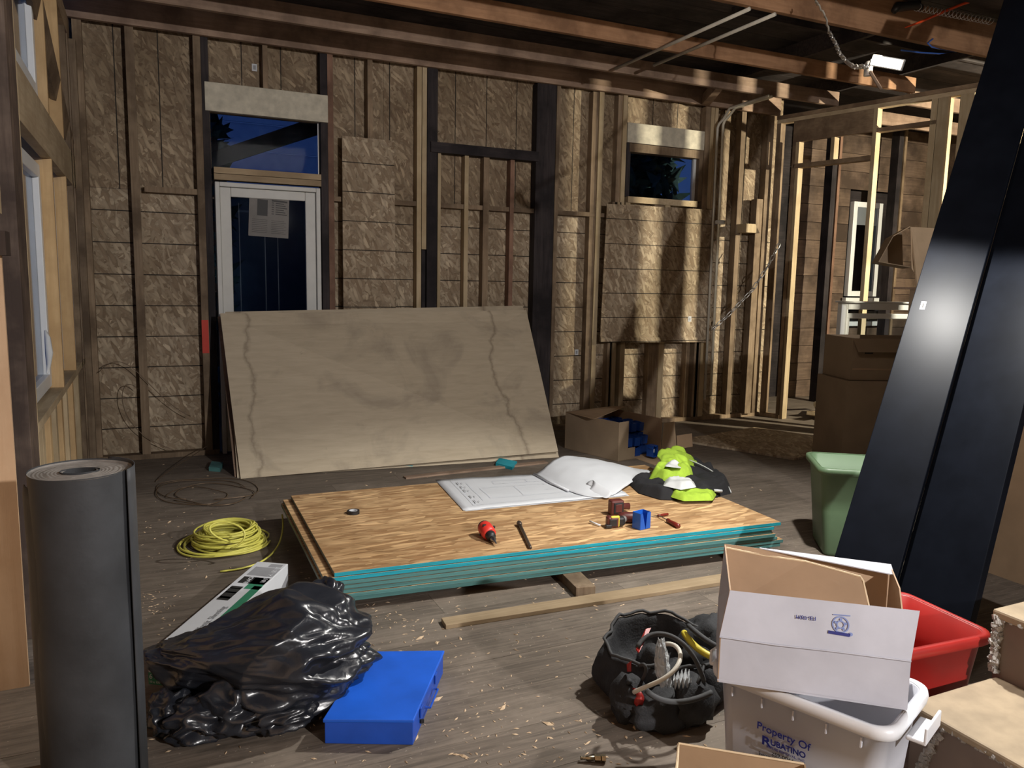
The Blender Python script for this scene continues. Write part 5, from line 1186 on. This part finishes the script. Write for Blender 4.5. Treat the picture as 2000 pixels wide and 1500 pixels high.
# cordless drill (battery end towards the camera) dark red
def boxr(c, sz, m3, nm, mt, par, bv=.006): return build(B().box(c, sz, m3), nm, mt, par, bevel=bv)
zc_ = ZT
p = P3(1203, 990, zc_+.045); m3 = Matrix.Rotation(R(-8), 3, 'Z')
d1_ = root('cordless_drill', (p.x, p.y, zc_), 'dark red cordless driver lying with its square battery facing out', 'power tool')
boxr(p, (.078, .055, .085), m3, 'battery', 'tooldkred', d1_, .01); boxr(p+Vector((0, -.029, 0)), (.058, .006, .062), m3, 'battery_rib', 'blackpl', d1_, .004); boxr(p+Vector((0, -.0305, 0)), (.040, .006, .046), m3, 'battery_plate', 'tooldkred', d1_, .004)
build(B().tube([p+Vector((0, .02, 0)), p+Vector((.05, .03, -.01)), p+Vector((.10, .02, -.012))], [.020, .018, .02], 12), 'grip', 'tooldkred', d1_, smooth=True)
hb_ = P3(1228, 1012, zc_+.03); build(B().lathe([(0, -.05), (.022, -.045), (.028, -.01), (.028, .05), (.02, .07), (.012, .085), (0, .085)], hb_+Vector((.0, .02, 0)), (.6, -.3, 0), 18), 'motor_housing', 'tooldkred', d1_, smooth=True)
build(B().lathe([(0, 0), (.018, 0), (.02, .02), (.012, .035), (0, .036)], hb_+Vector((-.03, -.0, 0)), (-.7, -.5, 0), 16), 'chuck', 'galv', d1_, smooth=True)
p = P3(1195, 1018, zc_+.032); m3 = Matrix.Rotation(R(-12), 3, 'Z')
d2_ = root('impact_driver', (p.x, p.y, zc_), 'black and yellow banded driver in front of the dark red one', 'power tool')
boxr(p, (.06, .045, .058), m3, 'battery', 'tooldkred', d2_, .01); boxr(p+m3 @ Vector((.0, -.024, -.002)), (.042, .006, .040), m3, 'battery_plate', 'blackpl', d2_, .004)
boxr(p+m3 @ Vector((.012, -.016, .003)), (.050, .014, .062), m3, 'yellow_band', 'toolyel', d2_, .008); boxr(p+m3 @ Vector((.008, -.019, -.001)), (.046, .014, .054), m3, 'dark_bezel', 'tooldkred', d2_, .008)
boxr(p+m3 @ Vector((.045, .0, .0)), (.05, .042, .05), m3, 'motor_housing', 'blackpl', d2_, .012); boxr(p+m3 @ Vector((-.025, -.02, -.02)), (.035, .02, .018), m3, 'belt_clip', 'blackpl', d2_, .004)
build(B().tube([P3(1152, 1018, zc_+.012), P3(1172, 1026, zc_+.008)], .005, 8), 'marker_pen', 'paper', None, 'thin white pen beside the yellow banded driver', 'pen', smooth=True)
# blue plastic box on the stack
p = P3(1252, 1031, zc_); m3 = Matrix.Rotation(R(12), 3, 'Z'); be = root('electrical_box', p, 'single blue electrical box standing on the board stack by the drivers', 'electrical box')
w_, d_, h_ = .075, .055, .088; t = .003
def bx_(x, y, z, a, b, c, nm): build(B().box(p+m3 @ Vector((x, y, z)), (a, b, c), m3), nm, 'bluepl2', be, bevel=.001)
M['bluepl2'] = plain('bright_blue_plastic', (.012, .10, .48), .4)
bx_(w_/2, 0, h_/2+.001, t, d_, h_, 'side_wall'); bx_(-w_/2, 0, h_/2+.001, t, d_, h_, 'side_wall'); bx_(0, d_/2, h_/2+.001, w_, t, h_, 'rear_wall'); bx_(0, 0, .003, w_, d_, t, 'base')
q = [p+m3 @ Vector(v_) for v_ in ((.003, -d_/2, .002), (w_/2, -d_/2, .002), (w_/2, -d_/2, h_), (.012, -d_/2, h_))]; build(B().slab(q, .003), 'front_wall', 'bluepl2', be)
q = [p+m3 @ Vector(v_) for v_ in ((-w_/2, -d_/2, .002), (.001, -d_/2, .002), (-.022, -d_/2-.0, h_), (-w_/2, -d_/2, h_))]; build(B().slab(q, .003), 'front_wall', 'bluepl2', be)
# screwdrivers
for (a, e, lab, rr) in (((1326, 1028), (1304, 1016), 'dark red handled screwdriver right of the blue box', .013), ((1305, 1004), (1285, 1007), 'small dark handled screwdriver behind the longer one', .008)):
    A1 = P3(*a, zc_+rr+.001); E1 = P3(*e, zc_+rr+.001); v_ = (E1-A1).normalized(); l_ = (E1-A1).length; s_ = root('screwdriver', A1, lab, 'screwdriver')
    build(B().lathe([(0, 0), (rr, .003), (rr, l_*.4), (rr*.75, l_*.75), (rr*.9, l_), (0, l_)], A1, v_, 8), 'handle', 'amber', s_, smooth=True); build(B().lathe([(.003, l_), (.003, l_+.09), (0, l_+.09)], A1, v_, 8), 'shaft', 'steel', s_, smooth=True)
# ---- plank strip, brass fitting ----
q = [Vector((1.098, 2.958, 0)), Vector((3.1, 2.87, 0)), Vector((3.1, 2.97, 0)), Vector((1.105, 3.035, 0))]
build(B().hexa(q, [p+Vector((0, 0, .02)) for p in q]), 'wood_strip', 'wnewx', None, 'long tan wood strip on the floor before the board stack', 'board', bevel=.002)
q = [PZ(*p_, 0) for p_ in ((560, 962), (1075, 905), (1120, 893), (1110, 888))]
a, e = PZ(800, 942, 0)+Vector((0, .12, 0)), PZ(1075, 908, 0)+Vector((0, .08, 0)); dv = (e-a).normalized().cross(Vector((0, 0, 1)))*.03
build(B().hexa([a-dv, a+dv, e+dv, e-dv], [x+Vector((0, 0, .012)) for x in (a-dv, a+dv, e+dv, e-dv)]), 'wood_strip', 'wbrownx', None, 'thin dusty wood strip on the floor behind the board stack', 'board')
a, e = P3(1133, 1480, .012), P3(1183, 1481, .014); v_ = (e-a).normalized(); L2 = (e-a).length; bf = root('hose_fitting', a, 'small brass hose fitting lying on the near floor', 'fitting')
build(B().lathe([(0, 0), (.005, 0), (.006, .004), (.004, .008), (.0065, .012), (.0045, .016), (.007, .02), (.0075, L2*.55), (.006, L2*.57)], a, v_, 14), 'barb', 'brass', bf, smooth=True)
build(B().lathe([(.006, L2*.56), (.011, L2*.58), (.011, L2*.8), (.008, L2*.82), (.012, L2*.85), (.012, L2), (0, L2)], a, v_, 6), 'nut', 'brass', bf)
# ---- tool bag ----
tbr = root('tool_bag', (1.72, 2.2, 0), 'open black canvas tool bag with a white hose, left of the white tote', 'bag')
oc = Vector((1.655, 2.19, 0)); u_ = Vector((.9, -.42, 0)).normalized(); v_ = Vector((.42, .9, 0)).normalized()
def ring(a_, b_2, z, wob, seed, dx=0, dy=0):
    return [oc+u_*(a_*math.cos(2*math.pi*k/48)*(1+wob*noise.noise(Vector((k*.5, seed, 0))))+dx)+v_*(b_2*math.sin(2*math.pi*k/48)*(1+wob*noise.noise(Vector((k*.45, seed, 5))))+dy)+Vector((0, 0, z+.02*wob*8*noise.noise(Vector((k*.35, seed, 9)))*(z > .05))) for k in range(49)]
rg = [ring(.22, .17, .002, .10, 0), ring(.255, .20, .045, .16, 1), ring(.25, .19, .10, .25, 2), ring(.225, .175, .145, .28, 3), ring(.21, .165, .165, .2, 4), ring(.195, .15, .155, .2, 4), ring(.18, .14, .115, .2, 5), ring(.15, .11, .085, .3, 6), ring(.02, .02, .075, .0, 7)]
for r_ in rg: r_[-1] = r_[0].copy()
# the far side of the mouth stands up
for i in (3, 4, 5):
    for k in range(49):
        s_ = max(0, math.sin(2*math.pi*(k-2)/48)); rg[i][k].z += .065*s_**1.5
build(B().grid(rg), 'bag_body', 'canvas', tbr, smooth=True, sub=1)
build(B().tube([p+Vector((0, 0, .004)) for p in rg[4][:-1]], .006, 6, closed=True), 'rim_piping', 'canvas2', tbr, smooth=True)
for (pts, rr_, mt, nm) in ((((1245, 1265, .30), (1258, 1232, .33), (1300, 1222, .34), (1345, 1245, .33), (1362, 1290, .27), (1375, 1330, .17)), .008, 'canvas2', 'strap'),
                       (((1262, 1348, .2), (1290, 1378, .16), (1340, 1378, .16), (1390, 1352, .18)), .009, 'canvas2', 'strap'),
                       (((1230, 1330, .16), (1215, 1350, .1), (1225, 1370, .06), (1240, 1392, .03)), .010, 'canvas', 'strap'),
                       (((1375, 1300, .2), (1368, 1325, .18), (1360, 1335, .16)), .005, 'canvas2', 'strap'),
                       (((1250, 1300, .2), (1262, 1290, .24), (1268, 1312, .2), (1252, 1330, .14)), .006, 'canvas2', 'strap')):
    build(B().tube([r_[0] for r_ in bez([[P3(*p)] for p in pts], 26, 0)], rr_, 6), nm, mt, tbr, smooth=True)
def blob(c, sz, mt, nm, par, seed=0, wob=.35, sub=3, m3=Matrix.Identity(3)):
    bm = bmesh.new(); bmesh.ops.create_icosphere(bm, subdivisions=sub, radius=1); b = B()
    for v in bm.verts:
        k = 1+wob*noise.noise(v.co*1.8+Vector((seed, 0, 0)))+wob*.5*(.4-abs(noise.noise(v.co*3.5+Vector((0, seed, 0))))*2); q_ = m3 @ Vector((v.co.x*sz[0]*k, v.co.y*sz[1]*k, v.co.z*sz[2]*k)); b.v.append(Vector(c)+q_)
    for p in b.v: p.z = max(p.z, .003)
    b.f = [[v.index for v in fc.verts] for fc in bm.faces]; b.mi = [0]*len(b.f); bm.free(); return build(b, nm, mt, par, smooth=True)
blob(P3(1300, 1385, .06), (.16, .06, .07), 'canvas', 'front_pocket', tbr, 3); blob(P3(1228, 1365, .08), (.06, .07, .08), 'canvas', 'side_pocket', tbr, 5); blob(P3(1350, 1370, .08), (.09, .07, .09), 'canvas', 'front_pocket', tbr, 8)
blob(P3(1275, 1300, .13), (.06, .07, .07), 'canvas', 'inner_pocket', tbr, 12); blob(P3(1360, 1300, .10), (.07, .06, .07), 'blackcl', 'inner_pocket', tbr, 14)
bb = B(); q = [P3(*p) for p in ((1243, 1268, .30), (1262, 1228, .33), (1272, 1226, .33), (1248, 1275, .29))]; bb.slab(q, .004); build(bb, 'red_panel', 'red', tbr); bb = B(); q = [P3(*p) for p in ((1224, 1298, .20), (1232, 1292, .22), (1232, 1312, .18), (1225, 1312, .17))]; bb.slab(q, .004); build(bb, 'red_panel', 'red', tbr)
blob(P3(1245, 1362, .115), (.018, .03, .03), 'red', 'red_tab', tbr, 2, .4, 2); blob(P3(1252, 1376, .09), (.022, .02, .015), 'red', 'red_tab', tbr, 4, .4, 2)
build(B().tube([r_[0] for r_ in bez([[P3(*p)] for p in ((1300, 1258, .27), (1335, 1252, .29), (1352, 1300, .26), (1310, 1330, .23), (1270, 1335, .2), (1238, 1352, .14))], 34, 0)], .0075, 10), 'white_hose', 'white', None, 'short white rubber hose curving out of the black tool bag', 'hose', smooth=True)
blob(P3(1232, 1368, .07), (.02, .03, .04), 'blackpl', 'buckle', tbr, 9, .4, 2)
for q1, q2 in (((1218, 1373, .05), (1205, 1368, .05)), ((1219, 1376, .045), (1216, 1384, .04))): build(B().tube([P3(*q1), P3(*q2)], [.008, .005], 8), 'plastic_anchor', 'white', tbr, smooth=True)
# clear bag in the tool bag
C = [[P3(1284, 1250, .30), P3(1290, 1246, .31), P3(1297, 1248, .30)], [P3(1275, 1285, .25), P3(1290, 1280, .28), P3(1308, 1290, .25)], [P3(1276, 1315, .20), P3(1292, 1310, .24), P3(1312, 1320, .20)], [P3(1290, 1342, .17), P3(1300, 1342, .19), P3(1312, 1340, .17)]]
rw = bez(C, 18, 14); rw = [[p+Vector((.004*noise.noise(Vector((i*.9, k*.9, 1))), 0, .02*noise.noise(Vector((i*.6, k*.8, 2))))) for k, p in enumerate(r_)] for i, r_ in enumerate(rw)]
build(B().grid(rw), 'plastic_bag', 'clear', None, 'crumpled clear plastic bag sitting in the black tool bag', 'plastic bag', smooth=True, solid=.001)
C = [[P3(1315, 1325, .18), P3(1330, 1310, .20), P3(1345, 1312, .19)], [P3(1312, 1340, .17), P3(1328, 1335, .2), P3(1350, 1330, .18)], [P3(1320, 1340, .15), P3(1335, 1338, .17), P3(1352, 1338, .15)]]
rw = bez(C, 12, 16); rw = [[p+Vector((0, 0, .014*math.sin(k*1.6+i))) for k, p in enumerate(r_)] for i, r_ in enumerate(rw)]
build(B().grid(rw), 'plastic_bag', 'clear', None, 'small ribbed clear plastic wrapper in the right of the tool bag', 'plastic bag', smooth=True, solid=.001)
# second tool bag behind with a yellow band
t2 = root('tool_bag', P3(1385, 1260, 0), 'second black tool bag with a yellow band behind the first', 'bag')
sc2 = P3(1400, 1262, .10); blob(sc2, (.17, .13, .12), 'canvas', 'bag_body', t2, 21, .2, 4)
build(B().tube([r_[0] for r_ in bez([[P3(*p)] for p in ((1336, 1236, .22), (1352, 1262, .22), (1372, 1275, .21), (1395, 1285, .2))], 16, 0)], .012, 8), 'yellow_band', 'toolyel', t2, smooth=True)
build(B().tube([r_[0] for r_ in bez([[P3(*p)] for p in ((1345, 1222, .25), (1365, 1240, .27), (1385, 1255, .27), (1400, 1262, .26))], 16, 0)], .009, 6), 'rim_piping', 'canvas2', t2, smooth=True)
# ---- floor litter: chips and sawdust nobody could count ----
b = B(); rn = random.Random(9)
cl_ = [(870, 1260, 120, 40), (760, 1215, 60, 20), (300, 1190, 25, 30), (1120, 1160, 60, 15), (1000, 1450, 250, 40), (950, 1400, 90, 60), (340, 1040, 60, 30), (330, 890, 60, 8)]
for k in range(900):
    if k % 2: cx_, cy_, sx_, sy_ = rn.choice(cl_); px, py = rn.gauss(cx_, sx_), rn.gauss(cy_, sy_)
    else: px, py = rn.uniform(280, 1500), rn.uniform(920, 1490)
    if not (0 < px < 2000 and 905 < py < 1500): continue
    p = PZ(px, py, .001); a = rn.uniform(0, 3.14); l_ = rn.uniform(.003, .012)*(2.2 if rn.random() < .08 else 1); w_ = l_*rn.uniform(.15, .5)
    u = Vector((math.cos(a), math.sin(a), rn.uniform(-.1, .2)))*l_; w = Vector((-math.sin(a), math.cos(a), 0))*w_; b.add([p-u, p+w, p+u, p-w, p+Vector((0, 0, l_*.25))], [(0, 1, 4), (1, 2, 4), (2, 3, 4), (3, 0, 4)])
o = build(b, 'wood_chips', 'chip' if 'chip' in M else 'cardlt', None, 'scattered pale wood chips and sawdust on the dark floor', 'wood chips', kind='stuff')
